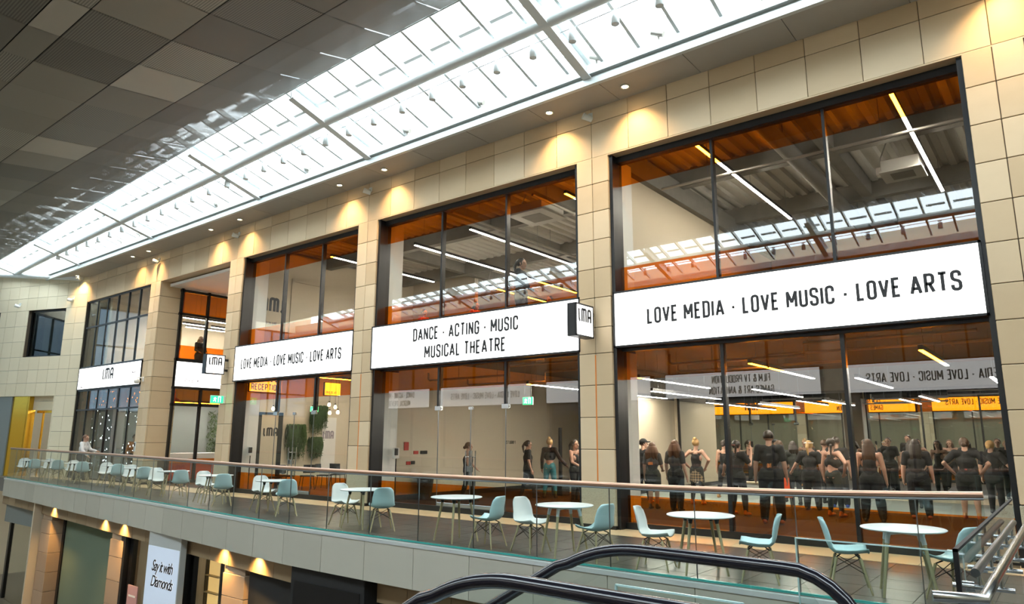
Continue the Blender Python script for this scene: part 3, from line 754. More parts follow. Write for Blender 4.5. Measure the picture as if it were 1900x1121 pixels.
# ---- end walls, near side and lower storey envelope (keeps stray daylight out)
mb = MB(); mb.box(XR, XR+.2, -6, 23, -5.2, 10.4); struct(mb, 'wall_right', 'cream')
mb = MB(); mb.box(-42.2, -42, -6, 24, -5.2, 3.0); mb.box(-42.2, -42, 7.5, 24, 3.0, 10.4); mb.box(-42.2, -42, -6, 7.5, 8.8, 10.4); struct(mb, 'wall_end', 'greystone')
r = thing('window_9', None, None, (-42, 1, .5), world=True, kind='structure')
m = MB(); m.box(-42.1, -42.08, -6, 7.5, 3.0, 8.8); m.build('pane', 'daylightglass', r)
m = MB()
for k in range(10): m.box(-42.15, -42.02, -6+1.5*k-.04, -6+1.5*k+.04, 3.0, 8.8)
for z in (3.0, 4.5, 6.6, 8.7): m.box(-42.15, -42.02, -6, 7.5, z, z+.08)
m.build('frame', 'black', r)
mb = MB(); mb.box(-42, XR, 23.4, 23.6, -5.2, 10.4); struct(mb, 'wall_outer', 'cream')
mb = MB(); mb.box(-42, XR, YF+.3, 23.6, 9.2, 9.4); struct(mb, 'roof_rear', 'greywall')
mb = MB(); mb.box(-32.9, -32.7, YF+.4, 23.5, -5, 9.3); struct(mb, 'wall_reception_end', 'cream')
mb = MB(); mb.box(XL, XR, -6.2, 23.6, -5.3, -5.0); struct(mb, 'ground_floor', 'plinthdark')

# ============================================================ SHOPFRONT BAYS
def bay(n, x0, x1, black_to_floor, doors, zf=(2.88, .60)):
    """two-storey glazed bay between stone columns; returns the window"""
    r = thing('window_%d' % n, None, None, ((x0+x1)/2, YG, 0), world=True, kind='structure')
    m = MB()
    m.box(x0, x1, YG-.08, YG+.10, 7.12, 7.27); m.box(x0, x1, YG-.06, YG+.10, 4.32, 4.44); m.box(x0, x1, YG-.06, YG+.10, 3.28, 3.36); m.box(x0, x1, YG-.06, YG+.1, 0, .12)
    m.box(x0, x1, YG-.04, YG+.04, 3.36, 4.32)
    m.box(x0, x0+.07, YG-.25, YG+.12, 0, 7.27); m.box(x1-.07, x1, YG-.25, YG+.12, 0, 7.27)
    m.build('frame', 'black', r)
    xs = [x0+.07+(x1-x0-.14)*k/3 for k in range(4)]
    for k in (1, 2):
        m = MB(); m.box(xs[k]-.022, xs[k]+.022, YG-.03, YG+.1, 4.44, 7.12); m.build('mullion', 'black', r)
        m = MB(); m.box(xs[k]-.03, xs[k]+.03, YG-.03, YG+.1, (.12 if black_to_floor else 2.36), 3.28); m.build('mullion', 'black', r)
        if not black_to_floor:
            m = MB(); m.box(xs[k]-.005, xs[k]+.005, YG-.008, YG+.012, .12, 2.3); m.build('glass_joint', 'darksteel', r)
            m = MB(); m.cbox(xs[k]-.10, xs[k]+.10, YG-.03, YG+.04, 2.26, 2.37, .006); m.build('patch_fitting', 'steel', r)
    for k in range(3):
        m = MB(); m.box(xs[k]+.004, xs[k+1]-.004, YG, YG+.012, 4.44, 7.12); m.build('upper_pane', 'glass', r)
        m = MB(); m.box(xs[k]+.004, xs[k+1]-.004, YG, YG+.012, .12, 3.28); m.build('lower_pane', 'glass', r)
    for (a, b) in ((6.64, 7.12), (4.44, 4.96), (zf[0], 3.28), (.12, zf[1])):
        m = MB(); m.add([(x0+.07, YG+.02, a), (x1-.07, YG+.02, a), (x1-.07, YG+.02, b), (x0+.07, YG+.02, b)], [(0, 1, 2, 3)]); m.build('orange_film', 'film', r)
    for X, dx in ((x0, .0), (x1, -.0)):
        m = MB(); s_ = 1 if X == x0 else -1
        m.box(min(X+s_*.02, X-s_*.2), max(X+s_*.02, X-s_*.2), YG+.12, YG+.62, 0, 3.3); m.box(min(X+s_*.02, X-s_*.2), max(X+s_*.02, X-s_*.2), YG+.12, YG+.62, 4.3, 7.27); m.build('white_reveal', 'white', r)
    if doors:
        xc = (xs[1]+xs[2])/2
        m = MB(); m.box(xc-.006, xc+.006, YG-.006, YG+.014, .12, 2.3); m.build('door_gap', 'darksteel', r)
        m = MB(); m.cbox(xc-.06, xc+.06, YG-.02, YG+.03, 2.26, 2.33, .005); m.build('patch_fitting', 'steel', r)
        for s_ in (-1, 1):
            m = MB()
            for yy in (-.05, .07):
                m.tube([(xc+s_*.09, YG+yy, .60), (xc+s_*.09, YG+yy, 1.36)], .014, 10)
            for zz in (.72, 1.22): m.tube([(xc+s_*.09, YG-.05, zz), (xc+s_*.09, YG+.07, zz)], .011, 8)
            m.build('door_handle', 'steel', r)
        m = MB(); m.cbox(xc-.10, xc+.05, YG-.035, YG+.045, .90, 1.02, .004); m.build('lock_case', 'steel', r)
        m = MB(); m.cbox(xs[1]+.02, xs[2]-.02, YG-.02, YG+.03, .12, .2, .004); m.build('bottom_patch', 'steel', r)
    return r
BAYS = [(-6.72, -.67), (-13.68, -7.47), (-20.08, -14.46)]
bay(1, *BAYS[0], True, False, (2.74, .60))
bay(2, *BAYS[1], False, True, (2.74, .60))
bay(3, *BAYS[2], False, True, (2.74, .60))
# dark bay beyond the right-hand column
r = thing('window_4', None, None, (3, YG, 0), world=True, kind='structure')
m = MB(); m.box(.09, 6.2, YG-.08, YG+.1, 7.0, 7.27); m.box(.09, .2, YG-.25, YG+.1, 0, 7.27); m.box(.09, 6.2, YG-.05, YG+.1, 3.3, 4.4); m.box(6.1, XR, YG-.3, YG+.1, 0, 7.27); m.build('frame', 'black', r)
m = MB(); m.box(.2, 6.1, YG, YG+.012, 4.4, 7.0); m.build('upper_pane', 'glass', r); m = MB(); m.box(.2, 6.1, YG, YG+.012, .05, 3.3); m.build('lower_pane', 'glass', r)

# ---- lit fascia signs
def fascia_sign(label, x0, x1, z0, z1, draw, Yb=YG-.3, face='sign', th=.22):
    t = thing('fascia_sign', label, 'sign', ((x0+x1)/2, Yb, z0), world=True)
    m = MB(); f = .035
    m.box(x0, x1, Yb+.02, Yb+th, z0, z1)
    for q in ((x0, x0+f, z0, z1), (x1-f, x1, z0, z1), (x0, x1, z0, z0+f), (x0, x1, z1-f, z1)): m.box(q[0], q[1], Yb-.012, Yb+.03, q[2], q[3])
    m.build('casing', 'black', t)
    m = MB(); m.box(x0+f, x1-f, Yb, Yb+.022, z0+f, z1-f); lf = m.build('lit_face', face, t)
    for dr in (draw if isinstance(draw, (list, tuple)) else [draw]):
        m = []; dr(m, Yb)
        for q in m: q.build('lettering', 'ink', lf)
    return t
def d1(m, Yb): text_mb(m, 'LOVE MEDIA - LOVE MUSIC - LOVE ARTS', .305, faceY(-3.48, 3.72, Yb), 1, .175, width=4.92)
fascia_sign('white lit sign reading LOVE MEDIA - LOVE MUSIC - LOVE ARTS on the widest right-hand bay', -6.68, -.72, 3.33, 4.41, d1)
d2 = [lambda m, Yb: text_mb(m, 'DANCE - ACTING - MUSIC', .315, faceY(-10.6, 3.90, Yb), 1, .175, width=3.16), lambda m, Yb: text_mb(m, 'MUSICAL THEATRE', .315, faceY(-10.57, 3.465, Yb), 1, .175, width=2.42)]
fascia_sign('white lit sign reading DANCE - ACTING - MUSIC MUSICAL THEATRE over the glass doors', -13.72, -7.44, 3.31, 4.41, d2)
def d3(m, Yb): text_mb(m, 'LOVE MEDIA - LOVE MUSIC - LOVE ARTS', .32, faceY(-17.34, 3.67, Yb), 1, .18, width=4.8)
fascia_sign('narrower white lit sign reading LOVE MEDIA - LOVE MUSIC - LOVE ARTS beside the open porch', -20.16, -14.44, 3.31, 4.41, d3)
def d4(m, Yb):
    m.append(MB()); logo_mb(m[0], .49, faceY(-29.24, 3.79, Yb), .22, wide=1.35)
fs = fascia_sign('white lit LMA RECEPTION sign above the far-left glazed entrance', -32.1, -26.42, 3.50, 4.41, d4, YF-.02)
m = MB(); text_mb(m, 'RECEPTION', .165, faceY(-29.24, 3.56, YF-.02), 1, .15, width=1.08); m.build('lettering', 'ink2', fs)
for cx_, cz_ in ((-31.6, 3.58), (-27.0, 3.95)):
    m = MB(); text_mb(m, 'lma.ac.uk', .1, faceY(cx_, cz_, YF-.02), .9, .14); m.build('web_address', 'ink2', fs)
# perpendicular sign on the side glazing of the reception
ps_ = thing('side_sign', 'white lit lma.ac.uk sign on the porch side of the reception', 'sign', (-25.5, 13.4, 3.45), world=True)
m = MB(); m.box(-25.66, -25.50, 12.32, 16.0, 3.42, 4.40); m.build('casing', 'black', ps_)
m = MB(); m.box(-25.50, -25.488, 12.36, 15.96, 3.46, 4.36); m.build('lit_face', 'sign', ps_)
m = MB(); text_mb(m, 'lma.ac.uk', .17, faceX(12.98, 3.62, -25.488), 1.0, .12); m.build('lettering', 'ink2', ps_)
# projecting blade signs
def blade(label, xf, y0, y1, z0, z1):
    """box sign at right angles to the facade; the lit faces look along the gallery"""
    t = thing('projecting_sign', label, 'sign', (xf-.1, (y0+y1)/2, z0), world=True)
    m = MB(); th = .2; f = .03
    m.box(xf-th+.012, xf-.012, y0, y1, z0, z1)
    for X0, X1 in ((xf-.02, xf), (xf-th, xf-th+.02)):
        for q in ((y0, y0+f, z0, z1), (y1-f, y1, z0, z1), (y0, y1, z0, z0+f), (y0, y1, z1-f, z1)): m.box(X0, X1, q[0], q[1], q[2], q[3])
    m.build('casing', 'black', t)
    m = MB(); m.box(xf-.014, xf-.006, y0+f, y1-f, z0+f, z1-f); m.box(xf-th+.006, xf-th+.014, y0+f, y1-f, z0+f, z1-f); lf = m.build('lit_face', 'sign', t)
    m = MB(); yc = (y0+y1)/2; logo_mb(m, .34*(z1-z0)/.75, faceX(yc, z0+.42*(z1-z0), xf-.006), wide=1.05); m.build('lettering', 'ink', lf)
    for zz in (z0+.14, z1-.14):
        m = MB(); m.cbox(xf-.13, xf-.07, y1, YF, zz-.035, zz+.035, .004); m.build('bracket', 'black', t)
blade('small square LMA sign projecting from the column left of the widest bay', -7.04, 10.80, 11.42, 3.52, 4.15)
blade('small square LMA sign projecting from the column beside the open porch', -20.42, 10.78, 11.40, 3.53, 4.13)

# ---- open porch between first and second column
mb = MB(); mb.box(-25.62, -20.87, YF+.35, 17.2, 7.10, 7.2); struct(mb, 'ceiling_porch', 'white')
mb = MB(); mb.box(-25.62, -20.87, YF+.06, 17.2, -.02, 0.001); struct(mb, 'floor_porch', 'tile')
mb = MB(); mb.box(-25.62, -20.87, 17.0, 17.2, 0, 7.1); struct(mb, 'wall_porch', 'cream')
mb = MB(); mb.box(-20.87, -20.7, YF+.5, YB, 0, 7.1); struct(mb, 'wall_porch_side', 'cream')
r = thing('window_5', None, None, (-25.6, 14, 0), world=True, kind='structure')
m = MB()
for y in (12.32, 13.36, 14.4, 15.44): m.box(-25.64, -25.52, y, y+.08, 0, 7.1)
for z in (6.98, 6.1, 4.40, 3.36, 2.75, 0): m.box(-25.64, -25.52, 12.3, 17, z, z+.09)
m.build('frame', 'black', r)
m = MB(); m.box(-25.585, -25.575, 12.4, 16.9, 4.5, 7.0); m.build('upper_pane', 'glass', r); m = MB(); m.box(-25.585, -25.575, 12.4, 16.9, .05, 3.4); m.build('lower_pane', 'glass', r)
for a, b in ((6.16, 6.98), (4.48, 4.98), (2.84, 3.36), (.09, .85)):
    m = MB(); m.add([(-25.6, 12.4, a), (-25.6, 16.9, a), (-25.6, 16.9, b), (-25.6, 12.4, b)], [(0, 1, 2, 3)]); m.build('orange_film', 'film', r)

# ---- reception glazing (leftmost bay)
r = thing('window_8', None, None, (-29.3, 11.62, 0), world=True, kind='structure')
m = MB(); X0, X1 = -32.15, -26.40
for k in range(7):
    x = X0+(X1-X0)*k/6; m.box(x-.028, x+.028, 11.61, 11.68, 0, 3.5); m.box(x-.028, x+.028, 11.61, 11.68, 4.4, 7.27)
for z in (7.19, 6.08, 4.40, 3.45, 2.66, 0): m.box(X0, X1, 11.60, 11.68, z, z+.06)
m.box(X0, X1, 11.6, 11.7, 3.5, 4.42)
m.build('frame', 'black', r)
m = MB(); m.box(X0, X1, 11.63, 11.64, 4.4, 7.2); m.build('upper_pane', 'glass', r)
m = MB(); m.box(X0, -29.3, 11.63, 11.64, .05, 3.5); m.box(-28.3, X1, 11.63, 11.64, .05, 3.5); m.box(-29.3, -28.3, 11.63, 11.64, 2.7, 3.5); m.build('lower_pane', 'glass', r)
m = MB(); m.add([(X0, 11.66, 2.7), (X1, 11.66, 2.7), (X1, 11.66, 3.5), (X0, 11.66, 3.5)], [(0, 1, 2, 3)]); m.build('orange_film', 'film', r)
m = MB(); m.add([(X0+.9, 11.9, .3), (-29.3, 11.9, .3), (-29.3, 11.9, 3.4), (X0+.9, 11.9, 3.4)], [(0, 1, 2, 3)]); m.add([(-28.2, 11.9, .3), (X1, 11.9, .3), (X1, 11.9, 3.4), (-28.2, 11.9, 3.4)], [(0, 1, 2, 3)])
fl_ = m.build('light_curtain', 'fairy'); fl_['kind'] = 'stuff'; tag(fl_, 'curtain of tiny white fairy lights inside the reception glazing', 'fairy lights')

# ============================================================ INTERIORS
YB = 22.1
mb = MB(); mb.box(-14.3, XR, 18.3, YB+.1, -.12, 0.0); struct(mb, 'floor_studio', 'studiofloor')
mb = MB(); mb.box(-14.3, XR, YF+.45, 18.3, -.12, 0.0); struct(mb, 'floor_studio_front', 'shadefloor')
mb = MB(); mb.box(-32.2, -25.7, YF+.1, YB, -.12, 0.0); mb.box(-20.7, -14.3, YF+.45, YB, -.12, 0.0); struct(mb, 'floor_rooms', 'brownfloor')
mb = MB(); mb.box(-14.35, XR, YF+.62, YB+.1, 3.85, 3.98); mb.box(-20.7, -14.35, YF+.62, YB+.1, 3.85, 3.98); mb.box(-32.2, -25.7, YF+.3, YB, 3.85, 3.98); struct(mb, 'floor_upper', 'darkceil')
# lower walls
mb = MB(); mb.box(-14.45, -14.25, YG+.6, YB, 0, 3.85); struct(mb, 'wall_corridor', 'cream')
mb = MB(); mb.box(-10.75, -10.5, 18.6, YB, 0, 2.9); struct(mb, 'wall_studio', 'cream')
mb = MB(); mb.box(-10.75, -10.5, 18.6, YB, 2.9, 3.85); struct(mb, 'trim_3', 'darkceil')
mb = MB(); mb.box(-20.7, XR, YB, YB+.2, 0, 8.6); mb.box(-32.2, -25.7, 20, 20.2, 0, 8.6); struct(mb, 'wall_back', 'cream')
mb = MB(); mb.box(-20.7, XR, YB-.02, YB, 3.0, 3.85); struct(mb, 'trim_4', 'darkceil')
mb = MB(); mb.box(-14.25, -14.23, YG+.6, YB, 0, .14); mb.box(-10.5, -10.48, 18.6, YB, 0, .12); struct(mb, 'baseboard_studio', 'blackmatt')
# upper walls and ceiling
mb = MB(); mb.box(-7.15, -6.95, YG+.6, YB, 3.98, 7.25); struct(mb, 'wall_upper', 'cream')
mb = MB(); mb.box(-7.3, -6.8, YG+.6, YB, 7.25, 7.75); struct(mb, 'beam_upper', 'concrete')
mb = MB(); mb.box(-20.70, -20.67, YG+.13, YB, 3.98, 7.9); mb.box(-20.67, -17.3, 19.5, 19.7, 3.98, 7.9); mb.box(-20.67, -20.63, 13.74, 13.86, 3.98, 7.0); mb.box(-20.67, -20.63, 13.74, 15.2, 6.95, 7.05); struct(mb, 'wall_upper_small', 'cream')
mb = MB(); x = -33.0; top = 8.12
while x < XR:
    mb.add([(x, YF+.4, top), (x+.13, YF+.4, top), (x+.17, YF+.4, top-.09), (x+.30, YF+.4, top-.09), (x+.34, YF+.4, top), (x, 23, top), (x+.13, 23, top), (x+.17, 23, top-.09), (x+.30, 23, top-.09), (x+.34, 23, top)],
           [(i, i+1, i+6, i+5) for i in range(4)]); x += .34
mb.box(-33, XR, YF+.4, 23, top+.02, top+.2)
struct(mb, 'ceiling_deck', 'deck')
mb = MB()
for y in (15.2, 18.8): mb.box(-20.6, XR, y-.11, y+.11, 7.62, 8.06)
for x in (-3.4, -9.9, -12.9, -17.2): mb.box(x-.12, x+.12, YF+.6, YB, 7.66, 8.05)
struct(mb, 'ceiling_beams', 'concrete')
mb = MB(); mb.box(-30.7, -30.5, 11.9, 20, 3.98, 8.0); struct(mb, 'wall_reception_upper', 'cream')
mb = MB(); mb.box(-20.7, XR, YF+.4, YB, 3.78, 3.85); struct(mb, 'ceiling_lower', 'darkceil')
# ducts, pipes and conduits under both ceilings
def conduit(name, label, pts, r, m='pipe', cat='pipe', group=None, hang=None, top_=None):
    t = thing(name, label, cat, (sum(p[0] for p in pts)/len(pts), sum(p[1] for p in pts)/len(pts), min(p[2] for p in pts)), group=group, world=True)
    q = MB(); q.tube(pts, r, 10); q.build('run', m, t)
    if hang:
        for p in hang:
            q = MB(); q.tube([(p[0], p[1], p[2]), (p[0], p[1], top_)], .006, 6); q.build('hanger', 'darksteel', t)
    return t
for k, (x0, x1, y, z) in enumerate([(-6.2, -1.0, 12.9, 3.30), (-6.4, -2.6, 13.7, 3.22), (-5.9, -.9, 14.7, 3.34), (-13.2, -7.8, 13.1, 3.32), (-12.8, -7.6, 14.2, 3.25)]):
    conduit('ceiling_pipe', '%s horizontal pipe run from the glass under the %s ground-floor ceiling' % (['nearest', 'second', 'third'][k if k < 3 else k-3], 'right-hand studio' if k < 3 else 'doorway bay'),
            [(x0, y, z), (x0, y, z-.16), (x0+.05, y, z-.2), (x1*.5+x0*.5, y, z-.2), (x1*.5+x0*.5, y, z+.02), (x1, y, z+.02)], .028, 'pipe', 'pipe', 'ceiling pipes', [(x0*.3+x1*.7, y, z), (x0*.8+x1*.2, y, z-.2)], 3.8)
for k, (x, z) in enumerate([(-3.9, 7.5), (-9.4, 7.3), (-12.0, 7.4)]):
    conduit('ceiling_pipe', 'grey pipe running back from the glass under the upper ceiling, %s bay' % ['widest right-hand', 'doorway', 'left part of doorway'][k], [(x, 12.6, z), (x, 16, z), (x, 21, z)], .035, 'pipe', 'pipe', None, [(x, 13.2, z), (x, 17, z), (x, 20, z)], 8.0)
conduit('round_duct', 'wide round air duct running back across the widest upper room', [(-4.0, 12.5, 7.55), (-4.0, 16, 7.55), (-4.0, 21.8, 7.55)], .17, 'concrete', 'duct', None, [(-4, 14, 7.7), (-4, 19, 7.7)], 8.05)
conduit('round_duct', 'pale round duct dropping from the upper ceiling behind the doorway bay', [(-11.4, 18.8, 7.9), (-11.3, 18.8, 7.4), (-11.15, 18.7, 6.6), (-11.1, 18.6, 4.0)], .15, 'deck', 'duct')
conduit('cable_tray', 'thin tray running across the widest upper room near the glass', [(-6.7, 13.9, 7.2), (-4, 13.9, 7.2), (0, 13.9, 7.2)], .03, 'pipe', 'tray', None, [(-5.6, 13.9, 7.2), (-2.2, 13.9, 7.2)], 8.0)

def linear_light(label, x, y0, y1, z, top_, group=None, along='y', face='led'):
    t = thing('linear_lamp', label, 'lamp', (x, (y0+y1)/2, z), group=group, world=True)
    def B(m, a0, a1, w, z0, z1): return m.box(x-w, x+w, a0, a1, z0, z1) if along == 'y' else m.box(a0, a1, x-w, x+w, z0, z1)
    B(MB(), y0, y1, .035, z+.012, z+.09).build('body', 'black', t)
    B(MB(), y0+.01, y1-.01, .03, z, z+.013).build('diffuser', face, t)
    for y in (y0+.35, (y0+y1)/2, y1-.35):
        c = (x, y) if along == 'y' else (y, x)
        MB().tube([(c[0], c[1], z+.08), (c[0], c[1], top_)], .004, 6).build('suspension_wire', 'darksteel', t)
for lab, x, y0, y1, z in [('long slim lit lamp upstairs in the widest bay, nearest its left wall', -5.15, 12.3, 18.2, 7.28), ('long slim lit lamp upstairs in the widest bay, near its right jamb', -1.73, 12.3, 18.2, 7.28),
                     ('long slim lit lamp upstairs over the doorway bay, near its left jamb', -14.0, 13.2, 21.5, 6.98), ('long slim lit lamp upstairs over the doorway bay, nearest the right column', -11.9, 13.2, 19.2, 7.05),
                     ('long slim lit lamp upstairs in the doorway bay beside the right column', -8.6, 12.8, 18.5, 7.2), ('long slim lit lamp upstairs in the narrower bay with the white walls', -17.0, 12.6, 17.0, 7.0),
                     ('short slim lit lamp upstairs behind the white wall of the doorway bay', -15.4, 18.0, 21.6, 6.8)]:
    linear_light(lab, x, y0, y1, z, 8.05)
for lab, x, y0, y1, z in [('slim lit lamp under the studio ceiling, nearest the left jamb', -7.6, 14.2, 18.2, 2.98), ('slim lit lamp under the studio ceiling, second from the left jamb', -8.2, 16.0, 20.4, 2.80),
                     ('slim lit lamp under the studio ceiling behind the left mullion', -4.55, 12.8, 16.9, 3.00), ('slim lit lamp under the studio ceiling deep behind the left mullion', -6.0, 17.0, 21.0, 2.82), ('slim lit lamp under the studio ceiling behind the right mullion', -3.5, 16.2, 20.0, 2.92),
                     ('slim lit lamp under the studio ceiling nearest the right jamb', -1.75, 12.6, 15.6, 3.02), ('slim lit lamp under the studio ceiling deep by the right jamb', -1.1, 16.0, 18.0, 2.80), ('slim lit lamp under the ceiling behind the glass doors', -10.0, 13.2, 20.5, 2.88)]:
    linear_light(lab, x, y0, y1, z, 3.785)
def cassette(label, x, y, z, s=.42):
    t = thing('ceiling_cassette', label, 'air conditioner', (x, y, z), world=True)
    MB().cbox(x-s, x+s, y-s, y+s, z+.03, z+.28, .01).build('casing', 'duct', t)
    fp = MB().cbox(x-s*1.12, x+s*1.12, y-s*1.12, y+s*1.12, z, z+.035, .008).build('fascia_panel', 'duct', t)
    MB().box(x-s*.6, x+s*.6, y-s*.6, y+s*.6, z-.006, z+.003).build('intake_grille', 'concrete', fp)
    MB().cbox(x-s-.14, x-s, y-.1, y+.1, z+.08, z+.24, .006).build('valve_box', 'white', t)
    MB().tube([(x-s-.05, y, z+.24), (x-s-.05, y+.05, z+.5), (x-s+.1, y+.05, 8.05)], .015, 8).build('pipe_drop', 'pipe', t)
cassette('square air conditioning cassette under the upper ceiling of the widest bay', -2.22, 16.25, 7.2, .36)
cassette('square air conditioning cassette under the upper ceiling of the doorway bay', -10.36, 14.1, 7.3, .5)
cassette('square air conditioning cassette deep in the upper room left of the doorway bay', -15.9, 19.2, 7.0)

# ---- mirrored studio wall with barre
mb = MB(); mb.box(-10.3, 3.0, YB-.03, YB-.021, .16, 2.98); mm = mb.build('wall_mirror', 'mirror'); tag(mm, 'full-width mirror on the back wall of the dance studio', 'mirror')
mb = MB(); mb.box(-10.38, -10.3, YB-.05, YB, 0, 3.05); mb.box(-10.38, 3.0, YB-.05, YB, 2.98, 3.05); mb.build('mirror_edge', 'black', mm)
# ---- wall lettering and small fittings in the doorway bay
mb = MB(); text_mb(mb, 'STUDIO 1', .105, faceX(17.92, 1.455, -14.25), 1, .16, width=.46); o = mb.build('wall_lettering', 'ink'); tag(o, 'small black STUDIO 1 lettering on the cream wall behind the glass doors', 'lettering')
mb = MB(); mb.cbox(-14.25, -14.22, 13.27, 13.43, 1.30, 1.52, .003); o = mb.build('fire_notice', 'redsign'); tag(o, 'red fire notice on the cream wall inside the doorway bay', 'notice')
t = thing('hand_sanitiser_stand', 'white hand sanitiser dispenser on black post inside the doorway bay', 'dispenser', (-13.5, 12.3, 0), world=True)
MB().cbox(-13.57, -13.43, 12.25, 12.37, 1.12, 1.38, .01).build('dispenser', 'white', t); MB().cbox(-13.48, -13.425, 12.24, 12.32, 1.2, 1.37, .004).build('pump_window', 'black', t)
MB().tube([(-13.5, 12.32, .02), (-13.5, 12.32, 1.15)], .015, 8).build('post', 'black', t); MB().lathe((-13.5, 12.32, 0), [(.15, 0), (.15, .015), (.02, .03)]).build('foot', 'black', t)
t = thing('hand_sanitiser_stand', 'white hand sanitiser dispenser on black post at the left jamb of the narrower bay', 'dispenser', (-19.95, 12.2, 0), world=True)
MB().cbox(-20.02, -19.85, 12.12, 12.26, 1.08, 1.34, .01).build('dispenser', 'white', t); MB().cbox(-19.92, -19.845, 12.11, 12.2, 1.16, 1.33, .004).build('pump_window', 'black', t)
MB().tube([(-19.94, 12.2, .02), (-19.94, 12.2, 1.1)], .015, 8).build('post', 'black', t); MB().lathe((-19.94, 12.2, 0), [(.13, 0), (.15, .015), (.02, .03)]).build('foot', 'black', t)
t = thing('litter_bin', 'dark grey litter bin against the cream wall behind the glass doors', 'bin', (-13.98, 13.85, 0), world=True)
MB().lathe((-13.98, 13.85, 0), [(.17, 0), (.23, .55)]).build('bin_body', 'cloth2', t); MB().lathe((-13.98, 13.85, .55), [(.245, 0), (.245, .06), (.2, .1), (.0, .12)]).build('bin_lid', 'blackmatt', t)
t = thing('speaker_stand', 'black column speaker on a square base behind the two walking women', 'speaker', (-12.0, 17.45, 0), world=True)
MB().cbox(-12.2, -11.8, 17.25, 17.65, 0, .46, .02).build('base', 'blackmatt', t); MB().cbox(-12.04, -11.96, 17.4, 17.5, .46, 1.95, .01).build('column', 'black', t)
def socket(label, x, y, z, m, w=.09):
    o = MB().cbox(x, x+.02, y-w, y+w, z-.045, z+.045, .004).build('wall_socket', m); tag(o, label, 'socket')
socket('red-topped double socket on the cream wall, upper of the pair', -14.25, 13.72, 1.24, 'redsign'); socket('dark double socket on the cream wall beside the red one', -14.25, 14.02, 1.24, 'blackmatt', .13)
socket('red socket low on the cream wall with hanging cables', -14.25, 13.45, .96, 'redsign', .08); socket('grey socket low on the cream wall near the bin', -14.25, 13.62, .97, 'cloth2', .07)

# ---- exit signs
def exit_sign(label, to3, u, v, bracket=None):
    t = thing('exit_sign', label, 'sign', to3(0, 0, 0), world=True)
    m = MB(); m.prism([(-u, -v), (u, -v), (u, v), (-u, v)], -.03, 0, to3); fixn(m.build('casing', 'white', t))
    m = MB(); m.prism([(-u*.96, -v*.9), (u*.96, -v*.9), (u*.96, v*.9), (-u*.96, v*.9)], 0, .003, to3); gf = fixn(m.build('green_face', 'exit', t))
    m = MB(); k = v
    ribbon(m, [Vector((-.55*k, .55*k)), Vector((-.6*k, .05*k)), Vector((-.3*k, -.6*k))], .22*k, to3, .006); ribbon(m, [Vector((-.6*k, .05*k)), Vector((-1.0*k, -.5*k))], .2*k, to3, .006); ribbon(m, [Vector((-.95*k, .2*k)), Vector((-.5*k, .4*k)), Vector((-.15*k, .1*k))], .16*k, to3, .006)
    ribbon(m, [Vector((.35*k, -.7*k)), Vector((.35*k, .7*k)), Vector((.95*k, .7*k)), Vector((.95*k, -.7*k))], .16*k, to3, .006); fixn(m.build('running_figure', 'exitwhite', gf))
    if bracket: bracket(t)
yc = 10.95
exit_sign('green emergency exit sign projecting from the column beside the open porch', faceX(11.28, 2.77, -20.50), .21, .118, lambda t: MB().cbox(-20.56, -20.50, 11.49, YF, 2.66, 2.88, .006).build('bracket', 'white', t))
def hang(x, y, z, top_):
    def f(t):
        for a in (-.1, .1): MB().tube([(x+a, y+.015, z), (x+a, y+.015, top_)], .004, 6).build('hanger', 'darksteel', t)
    return f
def hang2(x, y, z, top_):
    def f(t):
        for a in (-.1, .1): MB().tube([(x-.015, y+a, z), (x-.015, y+a, top_)], .004, 6).build('hanger', 'darksteel', t)
    return f
exit_sign('green emergency exit sign hanging inside the narrower bay', faceX(14.13, 2.55, -19.5), .16, .09, hang2(-19.5, 14.13, 2.63, 3.8))
exit_sign('small green emergency exit sign hanging behind the glass doors', faceY(-10.6, 2.55, 14.0), .16, .10, hang(-10.6, 14.0, 2.65, 3.8))

# ---- narrower bay and reception interiors
def hanging_plant(label, x, y, ztop, zbot, w):
    t = thing('hanging_plant', label, 'plant', (x, y, zbot), world=True)
    turn = lambda q: setattr(q, 'v', [(x-(b-y), y+(a-x), c) for a, b, c in q.v]) or q
    turn(MB().cbox(x-w, x+w, y-.10, y+.14, ztop-.12, ztop, .01)).build('trough', 'blackmatt', t)
    m = MB(); rnd = random.Random(int(x*31+zbot*7))
    for k in range(230):
        px, py = x+rnd.uniform(-w*1.1, w*1.1), y+rnd.uniform(-.14, .12)
        L_ = rnd.uniform(.35, 1)*(ztop-zbot); z = ztop+rnd.uniform(-.05, .06); dx, dy = rnd.uniform(-.09, .09), rnd.uniform(-.06, .06); wd = rnd.uniform(.012, .03)
        n = 5; vs = []
        for i in range(n+1):
            f = i/n; ww = wd*(1-f*.7); sway = .03*sin(f*5+k)
            vs += [(px+dx*f+sway-ww, py+dy*f, z-L_*f), (px+dx*f+sway+ww, py+dy*f+.01, z-L_*f)]
        m.add(vs, [(2*i, 2*i+1, 2*i+3, 2*i+2) for i in range(n)])
        for q in range(5):
            f = rnd.uniform(.1, 1); cx, cz_ = px+dx*f, z-L_*f; a = rnd.uniform(0, 6.28); l = rnd.uniform(.04, .09)
            m.add([(cx, py+dy*f, cz_), (cx+cos(a)*l*.5-.012, py-.02, cz_+sin(a)*l*.5), (cx+cos(a)*l, py-.03, cz_+sin(a)*l), (cx+cos(a)*l*.5+.012, py-.02, cz_+sin(a)*l*.5-.015)], [(0, 1, 2, 3)])
    f = turn(m).build('foliage', 'plant', t); f['kind'] = 'stuff'
mb = MB()
for q in ((12.81, 12.95, 0, 2.44), (13.58, 13.74, 0, 2.44), (12.81, 13.74, 2.36, 2.44)): mb.box(-20.70, -20.64, *q)
struct(mb, 'door_1', 'blackmatt')
